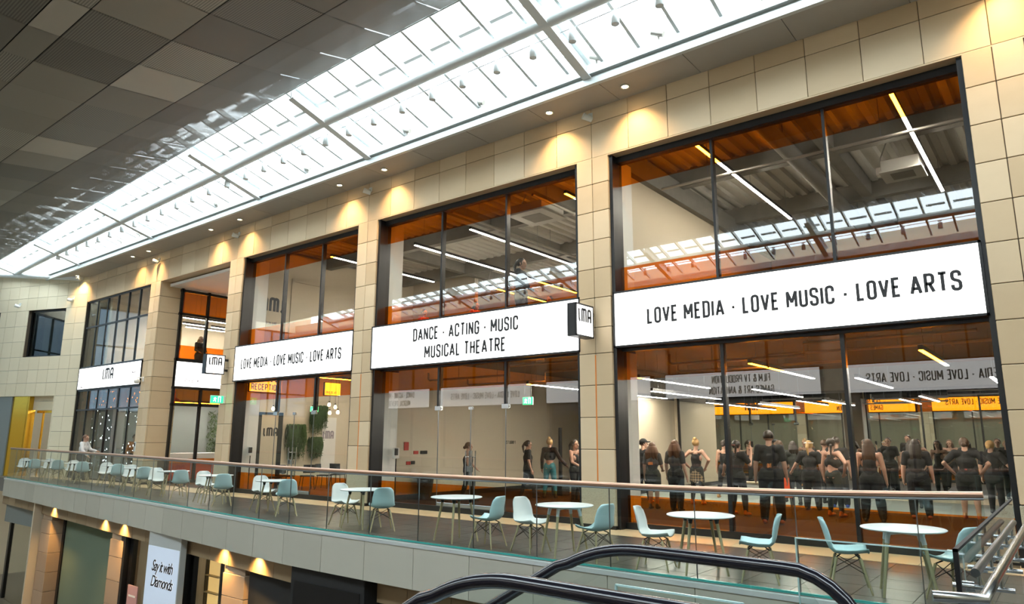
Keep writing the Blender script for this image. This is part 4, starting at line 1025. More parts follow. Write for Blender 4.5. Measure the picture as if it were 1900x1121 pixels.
mb = MB(); mb.box(-20.70, -20.66, 12.95, 13.58, .02, 2.36); struct(mb, 'door_2', 'cream')
mb = MB(); logo_mb(mb, .30, faceX(13.31, 1.65, -20.66), .22, wide=1.22); o = mb.build('door_lettering', 'ink'); tag(o, 'large black LMA lettering on the cream door inside the narrower bay', 'lettering')
mb = MB(); mb.box(-20.70, -20.665, 15.36, 15.95, .02, 2.33); struct(mb, 'door_3', 'white')
mb = MB(); logo_mb(mb, .30, faceX(15.62, 1.57, -20.665), .22, wide=1.05); o = mb.build('wall_lettering', 'ink2'); tag(o, 'large grey LMA lettering on the pale panel right of the plants in the narrower bay', 'lettering')
mb = MB(); k = faceX(13.06, 5.75, -20.67); logo_mb(mb, .52, lambda u, v, d: k(-u, v, d), .22, wide=1.15); o = mb.build('wall_lettering', 'ink'); tag(o, 'large black mirror-reversed LMA lettering upstairs in the narrower bay', 'lettering')
mb = MB(); k2 = faceX(13.03, 5.34, -20.67); text_mb(mb, 'lma.ac.uk', .12, lambda u, v, d: k2(-u, v, d), 1.1, .16); o = mb.build('wall_lettering', 'ink2'); tag(o, 'small mirror-reversed lma.ac.uk lettering under the upstairs logo', 'lettering')
hanging_plant('dark trailing plant hanging beside the black-framed door of the narrower bay', -20.54, 14.2, 2.02, .85, .27)
hanging_plant('tall trailing plant hanging highest on the wall of the narrower bay', -20.54, 15.08, 2.68, 1.72, .26)
hanging_plant('low trailing plant hanging under the highest one in the narrower bay', -20.54, 15.0, 1.6, .88, .18)
t = thing('reception_sign', 'amber lit RECEPTION sign hanging inside the narrower bay', 'sign', (-20.05, 12.62, 3.05), world=True)
MB().cbox(-20.1, -20.02, 12.03, 13.2, 3.03, 3.72, .01).build('casing', 'blackmatt', t); MB().box(-20.021, -20.01, 12.05, 13.18, 3.05, 3.70).build('lit_face', 'sign', t)
m = MB(); text_mb(m, 'RECEPTION', .2, faceX(12.61, 3.10, -20.01), 1, .17, width=.98); m.build('lettering', 'ink', t); m = MB(); logo_mb(m, .36, faceX(12.61, 3.34, -20.01), .22, wide=1.5); m.build('logo', 'ink', t)
for a in (12.2, 13.0): MB().tube([(-20.06, a, 3.72), (-20.06, a, 3.8)], .008, 6).build('hanger', 'darksteel', t)
t = thing('web_address_sign', 'small amber lit lma.ac.uk panel hanging inside the narrower bay', 'sign', (-19.05, 14.45, 3.0), world=True)
MB().cbox(-19.1, -19.02, 14.13, 14.78, 2.98, 3.42, .01).build('casing', 'blackmatt', t); MB().box(-19.021, -19.01, 14.15, 14.76, 3.0, 3.40).build('lit_face', 'sign', t)
m = MB(); text_mb(m, 'lma.ac.uk', .11, faceX(14.4, 3.05, -19.01), 1, .16, width=.42); m.build('lettering', 'ink2', t)
for a in (14.3, 14.6): MB().tube([(-19.06, a, 3.42), (-19.06, a, 3.8)], .008, 6).build('hanger', 'darksteel', t)
for k, (x, y, z) in enumerate([(-19, 14.33, 2.69), (-19, 14.58, 2.62), (-18.8, 14.22, 2.42), (-18.9, 14.62, 2.45), (-20.2, 13.05, 2.54), (-20.2, 12.36, 2.27)]):
    t = thing('pendant_bulb', 'bare glowing bulb in the narrower bay, %s' % ['upper left of the right-hand cluster', 'upper right of the right-hand cluster', 'lower left of the right-hand cluster', 'lower right of the right-hand cluster', 'under the RECEPTION sign', 'nearest the left jamb'][k], 'lamp', (x, y, z), group='pendant bulbs in the narrower bay')
    MB().lathe((0, 0, 0), [(.0, -.06), (.035, -.05), (.05, -.01), (.04, .03), (.018, .06)], 14).build('bulb', 'bulb', t)
    MB().cyl((0, 0, .06), (0, 0, .12), .02).build('bulb_holder', 'black', t); MB().cyl((0, 0, .12), (0, 0, 3.78-z), .004, 6).build('cord', 'black', t)
def inside_chair(label, x, y, rz, group):
    t = thing('cafe_chair', label, 'chair', (x, y, 0), rz, group)
    m = MB()
    for (a, b, c, d) in ((-.19, .19, -.2, .2),): m.cbox(a, b, c, d, .40, .44, .015)
    m.build('seat', 'cloth2', t)
    m = MB(); m.tube([(-.19, -.19, .44), (-.2, -.22, .62), (-.17, -.25, .76)], .012, 8)
    n = 7; vs = []
    for i in range(n):
        a = -.19+.38*i/(n-1); y_ = -.21-.05*(1-(a/.19)**2)
        vs += [(a, y_, .52), (a, y_-.03, .78), (a, y_-.02, .52), (a, y_-.05, .78)]
    m2 = MB(); F = []
    for i in range(n-1):
        A, B = i*4, i*4+4; F += [(A, B, B+1, A+1), (A+2, A+3, B+3, B+2), (A, A+2, B+2, B), (A+1, B+1, B+3, A+3)]
    m2.add(vs, F); m2.build('backrest', 'cloth2', t)
    for (sx, sy) in ((-1, -1), (1, -1), (1, 1), (-1, 1)): MB().tube([(sx*.16, sy*.16, .41), (sx*.2, sy*.2, 0)], .012, 8).build('leg', 'black', t)
for k, (x, y, rz) in enumerate([(-19.5, 14.0, 1.2), (-19.9, 13.5, .2), (-19.4, 14.6, -1.1), (-19.6, 15.3, .4), (-18.9, 15.6, -.8), (-19.6, 12.9, 2.4)]):
    inside_chair('dark café chair inside the narrower bay, %s from its right jamb' % ORD[[3, 4, 2, 1, 0, 5][k]], x, y, rz, 'dark chairs inside the narrower bay')
linear_light('added slim lit lamp under the ceiling of the narrower bay, nearest its right column', -18.6, 13.2, 17.5, 3.5, 3.8); linear_light('added slim lit lamp under the ceiling of the narrower bay behind the door handles', -16.6, 12.6, 16.0, 3.5, 3.8)  # both lamps added to brighten the narrower bay's interior
# reception: desk, green wall, warm panel
t = thing('reception_desk', 'long white and orange reception desk with LMA lettering behind the porch glazing', 'desk', (-28.2, 14.5, 0), world=True)
MB().cbox(-28.6, -27.9, 12.9, 16.6, 0, .62, .01).build('front_panel', 'orangeink', t); MB().cbox(-28.7, -27.85, 12.8, 16.7, .62, 1.0, .01).build('counter_top', 'white', t)
m = MB(); logo_mb(m, .32, faceX(14.0, .22, -27.9), .22); m.build('lettering', 'red', t)
m = MB(); rnd = random.Random(3)
for k in range(2600):
    y, z = rnd.uniform(16.4, 19.4), rnd.uniform(.9, 2.75); a = rnd.uniform(0, 6.28); l = rnd.uniform(.07, .18); x = -30.44+rnd.uniform(.0, .12)
    m.add([(x, y, z), (x+.05, y+cos(a)*l*.5-.02, z+sin(a)*l*.5), (x+.08, y+cos(a)*l, z+sin(a)*l), (x+.05, y+cos(a)*l*.5+.02, z+sin(a)*l*.5)], [(0, 1, 2, 3)])
o = m.build('living_wall', 'plant'); o['kind'] = 'stuff'; tag(o, 'green living wall of leaves behind the reception desk', 'plants')
mb = MB(); mb.box(-30.6, -30.45, 11.9, 20, 0, 3.8); struct(mb, 'wall_reception', 'greyclad')
mb = MB(); mb.box(-25.7, -25.6, 17.0, 20, 0, 8); struct(mb, 'wall_reception_side', 'cream')
for k, y in enumerate((13.2, 15.6)):
    linear_light('added slim lit lamp along the back of the reception ceiling, %s the porch opening' % ['nearer', 'farther from'][k], -29.2, y, y+2.2, 3.0, 3.85)  # extra lamps added to lift the dim reception
    linear_light('added slim lit lamp along the back upstairs over the reception, %s the porch opening' % ['nearer', 'farther from'][k], -29.36, y, y+2.2, 6.4, 8.05)  # likewise added, to brighten the room above
    linear_light('slim lit lamp under the reception ceiling, %s the porch opening' % ['nearer', 'farther from'][k], -27.2-.9*k, y, y+2.2, 2.95, 3.85)
    linear_light('slim lit lamp upstairs over the reception, %s the porch opening' % ['nearer', 'farther from'][k], -27-1.0*k, 12.8+k, 16.2+k, 6.25-.2*k, 8.05)
t = thing('shade_lamp', 'amber dome lamp hanging in the reception behind the porch glazing', 'lamp', (-26.4, 12.85, 2.95))
MB().lathe((0, 0, 0), [(.2, 0), (.17, .07), (.05, .13)]).build('lamp_shade', 'orangeink', t); MB().lathe((0, 0, .01), [(.18, 0), (.15, .03), (0.0, .04)]).build('glowing_bulb', 'bulb', t); MB().cyl((0, 0, .12), (0, 0, .88), .005, 6).build('cord', 'black', t)

# ---- downlights and small lamps on the facade
DL = [-.1, -6.05, -7.85, -13.0, -14.8, -19.75, -21.5, -25.9, -27.2, -32.4, 5.0]
names = ['above the right-hand column', 'right of the pair left of the widest bay', 'left of the pair left of the widest bay', 'right of the pair left of the doorway bay', 'left of the pair left of the doorway bay',
         'right of the pair right of the porch', 'left of the pair right of the porch', 'right of the pair over the reception column', 'left of the pair over the reception column', 'at the far-left end', 'beyond the right-hand column']
def spot(name, loc, tgt, e, col, ang, blend, parent=None, r=.04):
    ld = bpy.data.lights.new(name, 'SPOT'); ld.energy = e; ld.color = col; ld.spot_size = radians(ang); ld.spot_blend = blend; ld.shadow_soft_size = r
    o = bpy.data.objects.new(name, ld); COL.objects.link(o)
    o.location = loc; d = Vector(tgt)-Vector(loc); o.rotation_euler = d.to_track_quat('-Z', 'Y').to_euler()
    if parent: o.parent = parent
    return o
for x, nm in zip(DL, names):
    if x > 2: continue
    t = thing('downlight', 'warm soffit downlight '+nm, 'downlight', (x, 11.12, 8.335), group='soffit downlights')
    tr_ = MB().lathe((0, 0, 0), [(.062, .012), (.09, .01), (.092, -.004), (.07, -.006), (.062, .012)], 24).build('trim_ring', 'steelwhite', t)
    MB().lathe((0, 0, 0), [(0, .010), (.062, .011)], 24).build('lens', 'lampglow', tr_)
    spot('downlight_beam', (0, 0, -.02), (0, .12, -1), 170, (1, .66, .30), 105, 1.0, t)
def wall_lamp(label, x, z, p=None):
    t = thing('wall_floodlight', label, 'floodlight', (x, YF, z)) if p is None else thing('wall_floodlight', label, 'floodlight', p[0], p[1])
    MB().cbox(-.05, .05, -.03, .0, -.06, .06, .005).build('back_plate', 'steelwhite', t)
    MB().tube([(0, -.03, 0), (0, -.12, -.02), (0, -.14, -.06)], .012, 8).build('arm', 'steelwhite', t)
    m = MB(); m.tube([(0.06, -.06, -.12), (-.05, -.22, -.06)], .055, 14, r1=.07); m.build('lamp_head', 'steelwhite', t)
wall_lamp('small white floodlight on the stone band above the column left of the widest bay', -7.1, 8.2); wall_lamp('small white floodlight on the stone band above the column left of the doorway bay', -14.0, 8.15)
wall_lamp('small white floodlight on the stone band above the column beside the porch', -20.45, 8.1); wall_lamp('small white floodlight on the stone band above the reception column', -25.9, 8.1)
wall_lamp('small white floodlight on the far-left stone wall, nearer the corner', 0, 0, (tuple(LM @ Vector((.75, 0, 7.45))), -pi/2-LA+pi/2)); wall_lamp('small white floodlight on the far-left stone wall, above the big dark window', 0, 0, (tuple(LM @ Vector((3.9, 0, 7.35))), LA))
# dome camera on the reception column
t = thing('dome_camera', 'white dome security camera on the column right of the reception sign', 'camera', (-26.2, YF, 3.65))
MB().cbox(-.05, .05, -.03, 0, -.05, .12, .005).build('wall_plate', 'white', t); MB().tube([(0, -.02, .08), (0, -.2, .08), (0, -.22, .02)], .02, 8).build('arm', 'white', t)
MB().lathe((0, -.22, -.14), [(0, 0), (.08, .02), (.10, .07), (.10, .12), (.05, .17)]).build('dome', 'white', t)
t = thing('intercom_panel', 'slim grey intercom panel on the reception column', 'panel', (-26.3, YF, 1.12)); MB().cbox(-.06, .06, -.03, 0, 0, .34, .006).build('plate', 'gutter', t); MB().box(-.04, .04, -.034, -.028, .18, .3).build('screen', 'black', t)

# ---- track and cylinder lamps under the skylight
def trk(x): return lerp([(-34, 9.93), (-30, 9.85), (-24, 9.76), (-15.3, 9.62), (-9, 9.52), (XR, 9.52)], x)
tz = 8.86
t = thing('lighting_track', 'thin lighting track running below the skylight beside the round tube', 'track', (-10, 9.5, tz), world=True)
xs_ = [XR-1.0*k for k in range(46)]
MB().tube([(x, trk(x), tz) for x in xs_], .012, 6).build('rail', 'steel', t)
for x in (-30.9, -24.6, -17.9, -13.02, -6.59, -.2): MB().tube([(x, trk(x), tz), (x, trk(x)-.05, tz+.16)], .008, 6).build('rail_hanger', 'steelwhite', t)
proto = None
TX = [-.1, -1.0, -1.9, -2.75, -3.6, -4.5, -5.33, -6.2, -7.08, -7.95, -8.85, -9.72, -10.65, -11.6, -12.5, -13.4, -14.3, -15.2, -16.1, -17.0, -18.0, -19.0, -20.0, -21.0, -22.0, -23.0, -24.0, -25.0, -26.0, -27.0, -28.0, -29.0, -30.0, -31.0]
for k, x in enumerate(TX):
    lab = 'white cylinder lamp under the skylight track, %s counted from the right end' % ORD[k]
    if proto is None:
        proto = thing('track_lamp', lab, 'spotlight', (x, trk(x), tz-.012), 0, 'cylinder lamps along the skylight track')
        MB().cbox(-.06, .06, -.018, .018, -.03, .0, .003).build('adaptor', 'steelwhite', proto)
        MB().tube([(0, 0, -.03), (0, 0, -.07)], .01, 8).build('stem', 'steelwhite', proto)
        m = MB(); m.lathe((0, 0, -.27), [(.0, .012), (.06, .012), (.068, 0), (.072, .004), (.072, .19), (.05, .205), (0, .205)], 16); m.build('lamp_head', 'steelwhite', proto)
    else:
        c = copy_tree(proto); c.location = (x, trk(x), tz-.012); c['label'] = lab
t = thing('lighting_track', 'thin lighting track below the near-side skylight, seen only as a reflection', 'track', (-10, -2.7, tz), world=True)
MB().tube([(x, 6.8-trk(x), tz) for x in xs_], .012, 6).build('rail', 'steel', t)
for k in range(24):
    x = -.5-1.1*k; c = copy_tree(proto); c.location = (x, 6.8-trk(x), tz-.012); c['label'] = 'white cylinder lamp reflected in the upper glass, %s counted from the right end' % ORD[k]; c['group'] = 'cylinder lamps along the near-side track'
# small cameras / projectors clamped to the gutter
for k, x in enumerate([-3.2, -5.05, -6.35, -9.3, -11.6, -15.5, -18.3, -20.2, -25.5, -27.0]):
    t = thing('gutter_spotlight', 'little grey spotlight clamped on the gutter lip, %s counted from the right' % ORD[k], 'spotlight', (x, 10.58, 8.68), .3, 'spotlights on the gutter lip')
    MB().tube([(0, 0, 0), (0, -.02, .12)], .02, 8).build('post', 'pipe', t); MB().tube([(.10, -.05, .08), (-.11, -.03, .17)], .055, 12).build('lamp_head', 'pipe', t)

# ============================================================ NEAR-SIDE FACADE (seen in the glass and the mirror)
YO = -4.85
mb = MB()
OB = [(-0.4, 6.0), (-6.55, -.55), (-13.9, -7.3), (-20.4, -14.5), (-27.7, -21.2), (-34.2, -28.4)]
ops = [(a, b, 0, 7.2) for a, b in OB]
stones(mb, -36, XR, [0, .8, 1.4, 2.0, 2.6, 3.2, 3.8, 4.4, 5.0, 5.6, 6.2, 6.8, 7.2, 8.0, 8.4], .86, ops, lambda m, a, b, c, d, t: m.box(a, b, YO-.4, YO, c, d, t), seed=77)
struct(mb, 'wall_near', 'stone')
mb = MB(); mb.box(XL, XR, YO-.4, YO+.95, 8.38, 8.62); struct(mb, 'ceiling_soffit_near', 'softgrey')
mb = MB(); mb.box(XL, XR, -6.2, -6.0, -5.2, 9.3); mb.box(XL, XR, -6.2, YO+.1, 8.6, 9.3); struct(mb, 'wall_near_back', 'cream')
mb = MB(); mb.box(XL, XR, -6, -1.4, -.5, 0); struct(mb, 'floor_near', 'tile')
mb = MB(); mb.box(XL, XR, -6, YO-.1, 3.9, 4.0); struct(mb, 'floor_near_upper', 'darkceil')
for i, (a, b) in enumerate(OB):
    r = thing('window_%d' % (20+i), None, None, ((a+b)/2, YO, 0), world=True, kind='structure')
    m = MB(); n = 3
    for k in range(n+1):
        x = a+(b-a)*k/n; m.box(x-.03, x+.03, YO-.35, YO-.2, 0, 7.2)
    for z in (0, 3.3, 4.35, 7.1): m.box(a, b, YO-.35, YO-.2, z, z+.08)
    m.build('frame', 'black', r)
    m = MB(); m.box(a, b, YO-.3, YO-.29, .08, 3.3); m.box(a, b, YO-.3, YO-.29, 4.4, 7.1); m.build('pane', 'glass', r)
def near_sign(label, x0, x1, draw):
    t = thing('fascia_sign', label, 'sign', ((x0+x1)/2, YO+.2, 3.35), world=True)
    MB().box(x0-.03, x1+.03, YO-.1, YO+.19, 3.31, 4.42).build('casing', 'black', t); MB().box(x0, x1, YO+.18, YO+.2, 3.35, 4.38).build('lit_face', 'sign', t)
    lf = t.children[-1]; m = []; draw(m)
    for q in m: q.build('lettering', 'ink', lf)
S_ = lambda cx, z: faceY(cx, z, YO+.2, 1)
near_sign('lit LOVE MEDIA sign reflected in the glass of the widest bay', -6.5, -.7, lambda m: text_mb(m, 'LOVE MEDIA - LOVE MUSIC - LOVE ARTS', .36, S_(-3.3, 3.68), .93, .14))
near_sign('lit FILM & TV PRODUCTION sign reflected at the left of the widest bay', -13.85, -7.4, lambda m: (text_mb(m, 'FILM & TV PRODUCTION', .33, S_(-10.5, 3.92), .85, .14), text_mb(m, 'GAMES ART & ANIMATION', .33, S_(-10.5, 3.46), .85, .14)))
near_sign('lit LMA sign reflected amber in the studio mirror', -20.3, -14.6, lambda m: logo_mb(m.append(MB()) or m[0], .62, S_(-17.4, 3.56), .22))
near_sign('lit LOVE MEDIA sign reflected in the glass of the doorway bay', -27.6, -21.3, lambda m: text_mb(m, 'LOVE MEDIA - LOVE MUSIC - LOVE ARTS', .34, S_(-24.4, 3.70), .95, .14))
near_sign('lit DANCE - ACTING - MUSIC sign reflected at the left of the doorway bay', -34.1, -28.5, lambda m: (text_mb(m, 'DANCE - ACTING - MUSIC', .33, S_(-31, 3.92), .85, .14), text_mb(m, 'MUSICAL THEATRE', .33, S_(-31, 3.46), .85, .14)))

# ============================================================ LOWER STOREY (seen under the slab at lower left)
HY = [(-40, 10.9), (-34.5, 10.5), (-28, 9.97), (-22, 9.47), (-18.5, 9.18), (-14, 8.75), (-11.9, 8.57), (XR, 8.55)]
hy = lambda x: lerp(HY, x)
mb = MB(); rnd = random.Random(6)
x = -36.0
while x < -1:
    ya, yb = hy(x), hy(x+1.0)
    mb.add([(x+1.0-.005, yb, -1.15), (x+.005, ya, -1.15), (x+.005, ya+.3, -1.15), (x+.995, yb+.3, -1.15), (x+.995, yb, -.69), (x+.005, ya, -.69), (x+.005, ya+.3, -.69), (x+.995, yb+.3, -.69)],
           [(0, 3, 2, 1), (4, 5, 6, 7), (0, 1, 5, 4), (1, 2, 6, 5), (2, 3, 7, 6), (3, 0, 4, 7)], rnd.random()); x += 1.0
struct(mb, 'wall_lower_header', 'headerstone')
LCX = [(-30.0, -29.1, .1), (-22.7, -21.85, .1), (-15.25, -14.38, .1), (-7.4, -6.6, .1)]
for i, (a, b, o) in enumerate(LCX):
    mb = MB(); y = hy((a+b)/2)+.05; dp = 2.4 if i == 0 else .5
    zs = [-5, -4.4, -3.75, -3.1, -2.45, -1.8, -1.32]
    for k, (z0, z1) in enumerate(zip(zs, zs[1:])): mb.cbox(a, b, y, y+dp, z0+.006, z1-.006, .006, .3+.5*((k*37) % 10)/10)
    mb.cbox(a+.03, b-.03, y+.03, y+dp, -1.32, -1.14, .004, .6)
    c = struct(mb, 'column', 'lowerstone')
def shop_glass(n, x0, x1, dy, m_, posts=True):
    r = thing('window_%d' % n, None, None, ((x0+x1)/2, hy((x0+x1)/2)+dy, -5), world=True, kind='structure')
    ya, yb = hy(x0)+dy, hy(x1)+dy
    q = MB(); q.add([(x1, yb, -5), (x0, ya, -5), (x0, ya+.012, -5), (x1, yb+.012, -5), (x1, yb, -1.15), (x0, ya, -1.15), (x0, ya+.012, -1.15), (x1, yb+.012, -1.15)], [(0, 3, 2, 1), (4, 5, 6, 7), (0, 1, 5, 4), (1, 2, 6, 5), (2, 3, 7, 6), (3, 0, 4, 7)])
    q.build('pane', m_, r)
    q = MB()
    for X, yy in ((x0, ya), (x1, yb)): q.box(X-.09, X+.09, yy-.05, yy+.08, -5, -1.15)
    q.build('frame', 'black', r); return r
shop_glass(30, -29.0, -22.8, .55, 'frost')
shop_glass(31, -36, -30.1, .45, 'glass'); shop_glass(32, -21.6, -19.5, .3, 'glass'); shop_glass(33, -17.5, -15.3, .3, 'glass')
q = MB(); q.box(-32.6, -32.4, hy(-32.5)+.38, hy(-32.5)+.52, -5, -1.15); q.box(-36, -30.1, hy(-33)+.4, hy(-33)+.6, -1.9, -1.15); r_ = q.build('trim_5', 'greyclad'); r_['kind'] = 'structure'
q = MB(); q.box(-36, -14.6, 13.2, 13.3, -5, -.7); struct(q, 'wall_lower_back', 'cream')
q = MB(); q.box(-30.2, -30.1, 9.9, 13.2, -5, -.7); q.box(-22.0, -21.9, 9.6, 13.2, -5, -.7); struct(q, 'wall_lower_side', 'cream')
q = MB(); q.prism([(x_, hy(x_)+.25) for x_ in (-36, -34.5, -28, -22, -18.5, -14, -11.9, -1)]+[(-1, 13.2), (-36, 13.2)], -.75, -.68, lambda u, v, d: (u, v, d)); struct(fixn_mb(q), 'ceiling_lower_shops', 'white')
for x in (-34, -31, -20.6, -18, -16.2): linear_light('slim lit lamp under the lower shop ceiling, %s counted from the left' % ORD[[-34, -31, -20.6, -18, -16.2].index(x)], x, 10.8, 12.8, -.95, -.75, 'lower shop lamps', face='leddim')
t = thing('hanging_banner', 'pale blue hanging shop banner reading Say it with Diamonds', 'banner', (-17.85, 8.6, -2.9), world=True)
BX0, BX1, BY = -18.72, -17.08, 8.80
MB().cbox(BX0, BX1, BY, BY+.16, -2.62, -.72, .01).build('casing', 'gutter', t); MB().box(BX0+.02, BX1-.02, BY-.006, BY+.002, -2.60, -1.05).build('printed_face', 'banner', t)
def script(parent, body, H, x, z):
    cu = bpy.data.curves.new('script', 'FONT'); cu.body = body; cu.size = H; cu.shear = .35; cu.extrude = .004; cu.offset = .004; cu.align_x = 'CENTER'; cu.space_character = .86
    o = bpy.data.objects.new('script', cu); COL.objects.link(o); bpy.context.view_layer.update()
    me = bpy.data.meshes.new_from_object(o.evaluated_get(bpy.context.evaluated_depsgraph_get())); bpy.data.objects.remove(o)
    m = MB(); m.add([(x+v.co.x*.82, BY-.012-v.co.z, z+v.co.y) for v in me.vertices], [tuple(p.vertices) for p in me.polygons]); return m
m = script(t, 'Say it with', .37, (BX0+BX1)/2+.02, -1.62); m2 = script(t, 'Diamonds', .37, (BX0+BX1)/2+.05, -1.98); m.add(m2.v, m2.f); m.build('lettering', 'ink', t)
mm_ = MB(); mm_.add([(a, b+.006, c) for a, b, c in m.v], m.f); mm_.add([(a, b+.006, c) for a, b, c in m2.v], m2.f); mm_.build('lettering_glow', 'whiteink', t)
t = thing('pink_poster', 'pink card poster in the cream shop window left of the hanging banner', 'poster', (-21.15, hy(-21.15)+.22, -3.02)); MB().cbox(-.3, .3, 0, .03, 0, .56, .005).build('card', 'pink', t); MB().box(-.2, .2, -.004, .001, .26, .31).build('printed_line', 'white', t)
mb = MB(); mb.box(-18.15, -17.55, hy(-17.8)+.1, hy(-17.8)+.35, -5, -1.2); mb.box(-22.0, -21.72, hy(-21.8)+.1, hy(-21.8)+.4, -5, -1.2); struct(mb, 'door_3', 'black')
t = thing('display_cabinet', 'warm-lit display cabinet in the cream lower shop right of the banner', 'cabinet', (-19, 11.2, -3.2), world=True)
for k, x in enumerate((-19.6, -18.3)):
    m = MB()
    for q in ((x-.42, x-.38, -3.2, -1.75), (x+.38, x+.42, -3.2, -1.75), (x-.42, x+.42, -1.79, -1.75), (x-.42, x+.42, -3.2, -3.16)): m.box(q[0], q[1], 11.1, 11.2, q[2], q[3])
    m.build('frame', 'black', t); MB().box(x-.4, x+.4, 11.2, 11.24, -3.18, -1.77).build('lit_back', 'shelflight', t)
    for z in (-2.7, -2.25): MB().box(x-.38, x+.38, 11.06, 11.2, z, z+.02).build('shelf', 'wood', t)
t = thing('dark_shopfront', 'dark shopfront fascia with a black frame under the slab', 'shopfront', (-11, 9, -5), world=True)
MB().box(-14.3, -7.5, 8.95, 9.05, -1.95, -1.15).build('fascia_panel', 'blackmatt', t); MB().box(-14.3, -7.5, 8.95, 9.1, -5, -1.95).build('dark_glass', 'bluewindow', t)
MB().cbox(-14.3, -11.2, 8.85, 8.95, -2.02, -1.93, .006).build('ledge', 'darksteel', t); MB().cbox(-13.1, -12.2, 8.86, 8.93, -2.5, -2.08, .004).build('lit_poster', 'white', t)
t = thing('black_box_sign', 'big black box hung under the slab right of the dark shopfront', 'box', (-10.3, 8.5, -3), world=True)
MB().cbox(-11.85, -9.75, 8.28, 8.62, -2.9, -.74, .01).build('casing', 'blackmatt', t); MB().cbox(-11.75, -9.85, 8.265, 8.282, -2.8, -.98, .005).build('front_panel', 'black', t)
for k, x in enumerate((-30.2, -28.5, -23.2, -21.6, -15.2, -13.6)):
    y = gy(x)+.17
    t = thing('slab_downlight', 'warm downlight under the slab edge, %s counted from the left' % ORD[k], 'downlight', (x, y, -.70), group='downlights under the slab edge')
    MB().lathe((0, 0, 0), [(.05, .004), (.075, .004), (.075, -.008), (.05, -.008)], 20).build('trim_ring', 'steelwhite', t); MB().lathe((0, 0, 0), [(0, .0), (.05, .0)], 20).build('lens', 'lampglow', t)
    spot('slab_beam', (0, 0, -.02), (0, .13, -1), 230, (1, .58, .18), 118, 1.0, t)

# ============================================================ ESCALATOR AND LANDING
def handrail(label, y, xa, xb, ztop, parent):
    a = radians(30); pts = []
    # incline from the lower floor, curve to level, level run, newel
    xe = xa-.55; R = 1.25
    for k in range(8): f = k/7; pts.append((xe-R*sin(a)*0-(1-f)*5.2*cos(a)-.12, y, ztop-R*(1-cos(a))-.0-(1-f)*5.2*sin(a)))
    for k in range(1, 11): b = a*(1-k/10); pts.append((xa-R*sin(b), y, ztop-R*(1-cos(b))))
    pts.append((xb-.02, y, ztop-.005))
    r = .44
    for k in range(1, 15): b = pi*.92*k/14; pts.append((xb+r*sin(b), y, ztop-r+r*cos(b)))
    m = MB()
    # flattened oval section
    q = MB(); q.tube(pts, .04, 14); m.add([(x_, y+(y_-y)*1.15, z_) for x_, y_, z_ in q.v], q.f, .5, True)
    m.build('handrail', 'rubber', parent)
    return pts
es = thing('escalator', 'escalator with black rubber handrails and glass sides rising to the landing in the foreground', 'escalator', (-3, 3.7, -5), world=True)
for (y, xa, xb) in ((4.35, -2.35, -1.42), (3.00, -2.35, -1.20)):
    pts = handrail('', y, xa, xb, .90, es)
    m = MB(); poly = [(p[0], p[2]-.04) for p in pts[:20]]+[(xb+.3, .55), (xb+.3, .05), (xa, .02), (xa-.6, -.2), (pts[0][0], pts[0][2]-.95)]
    m.prism(poly, y-.006, y+.006, lambda u, v, d: (u, d, v)); fixn(m.build('glass_side', 'balglass2', es))
    m = MB(); poly = [(xb+.35, .10), (xa, .06), (xa-.6, -.12), (pts[0][0], pts[0][2]-.82), (pts[0][0], pts[0][2]-1.3), (xa-.6, -.62), (xa, -.4), (xb+.35, -.4)]
    m.prism(poly, y-.14, y+.14, lambda u, v, d: (u, d, v)); fixn(m.build('skirt', 'steel', es))
m = MB()
for k in range(14): x = -2.7-.36*k; z = -.28-.21*k; m.box(x-.36, x, 3.12, 4.23, z-.2, z)
m.build('steps', 'darksteel', es)
# glass screens beside the landing
def screen(label, x0, x1, y, z0, z1):
    t = thing('glass_screen', label, 'screen', ((x0+x1)/2, y, z0), world=True)
    MB().cbox(x0, x1, y-.007, y+.007, z0, z1, .003).build('glass', 'balglass2', t)
    m = MB(); m.box(x0, x1, y-.0075, y+.0075, z1-.006, z1+.002); m.box(x0-.002, x0+.006, y-.0075, y+.0075, z0, z1); m.box(x1-.006, x1+.002, y-.0075, y+.0075, z0, z1); m.build('polished_edge', 'paleedge', t)
    for x in (x0+.12, x1-.12): MB().cyl((x, y-.03, z0+.25), (x, y+.03, z0+.25), .03, 14).build('glass_clamp', 'steel', t)
    return t
screen('clear glass screen on the landing edge in front of the nearest table', -1.75, -.67, 5.67, .0, .9)
screen('clear glass screen beside the near escalator handrail', -1.98, -1.3, 3.38, -.1, .88)
# side glass of the landing with black edge and stainless rails
t = thing('landing_balustrade', 'black-edged glass side panel with two stainless rails beside the landing', 'balustrade', (-.58, 6.5, 0), world=True)
MB().box(-.588, -.572, 4.62, 8.85, 0, 1.04).build('glass', 'balglass', t)
MB().box(-.592, -.568, 4.60, 4.63, 0, 1.05).build('edge_strip', 'black', t); MB().box(-.592, -.568, 4.60, 8.85, 1.035, 1.05).build('top_strip', 'blackmatt', t)
MB().tube([(-.62, 4.02, .90), (-.42, 4.08, .90), (-.42, 4.6, .90), (-.42, 7.85, .90)], .026, 14).build('stainless_rail', 'steel', t)
MB().tube([(-.525, 4.85, .90), (-.525, 8.0, .90)], .024, 14).build('stainless_rail', 'darksteel', t)
for y in (5.0, 5.75, 6.3, 7.05, 7.7):
    m = MB(); m.tube([(-.66, y, .80), (-.36, y, .80)], .014, 10); m.tube([(-.525, y, .80), (-.525, y, .89)], .010, 8); m.tube([(-.42, y, .80), (-.42, y, .89)], .010, 8); m.cyl((-.61, y, .80), (-.55, y, .80), .03, 14); m.build('rail_bracket', 'steel', t)
m = MB(); m.cbox(-.62, -.54, 4.6, 8.85, -.1, .02, .005); m.build('base_channel', 'steel', t)

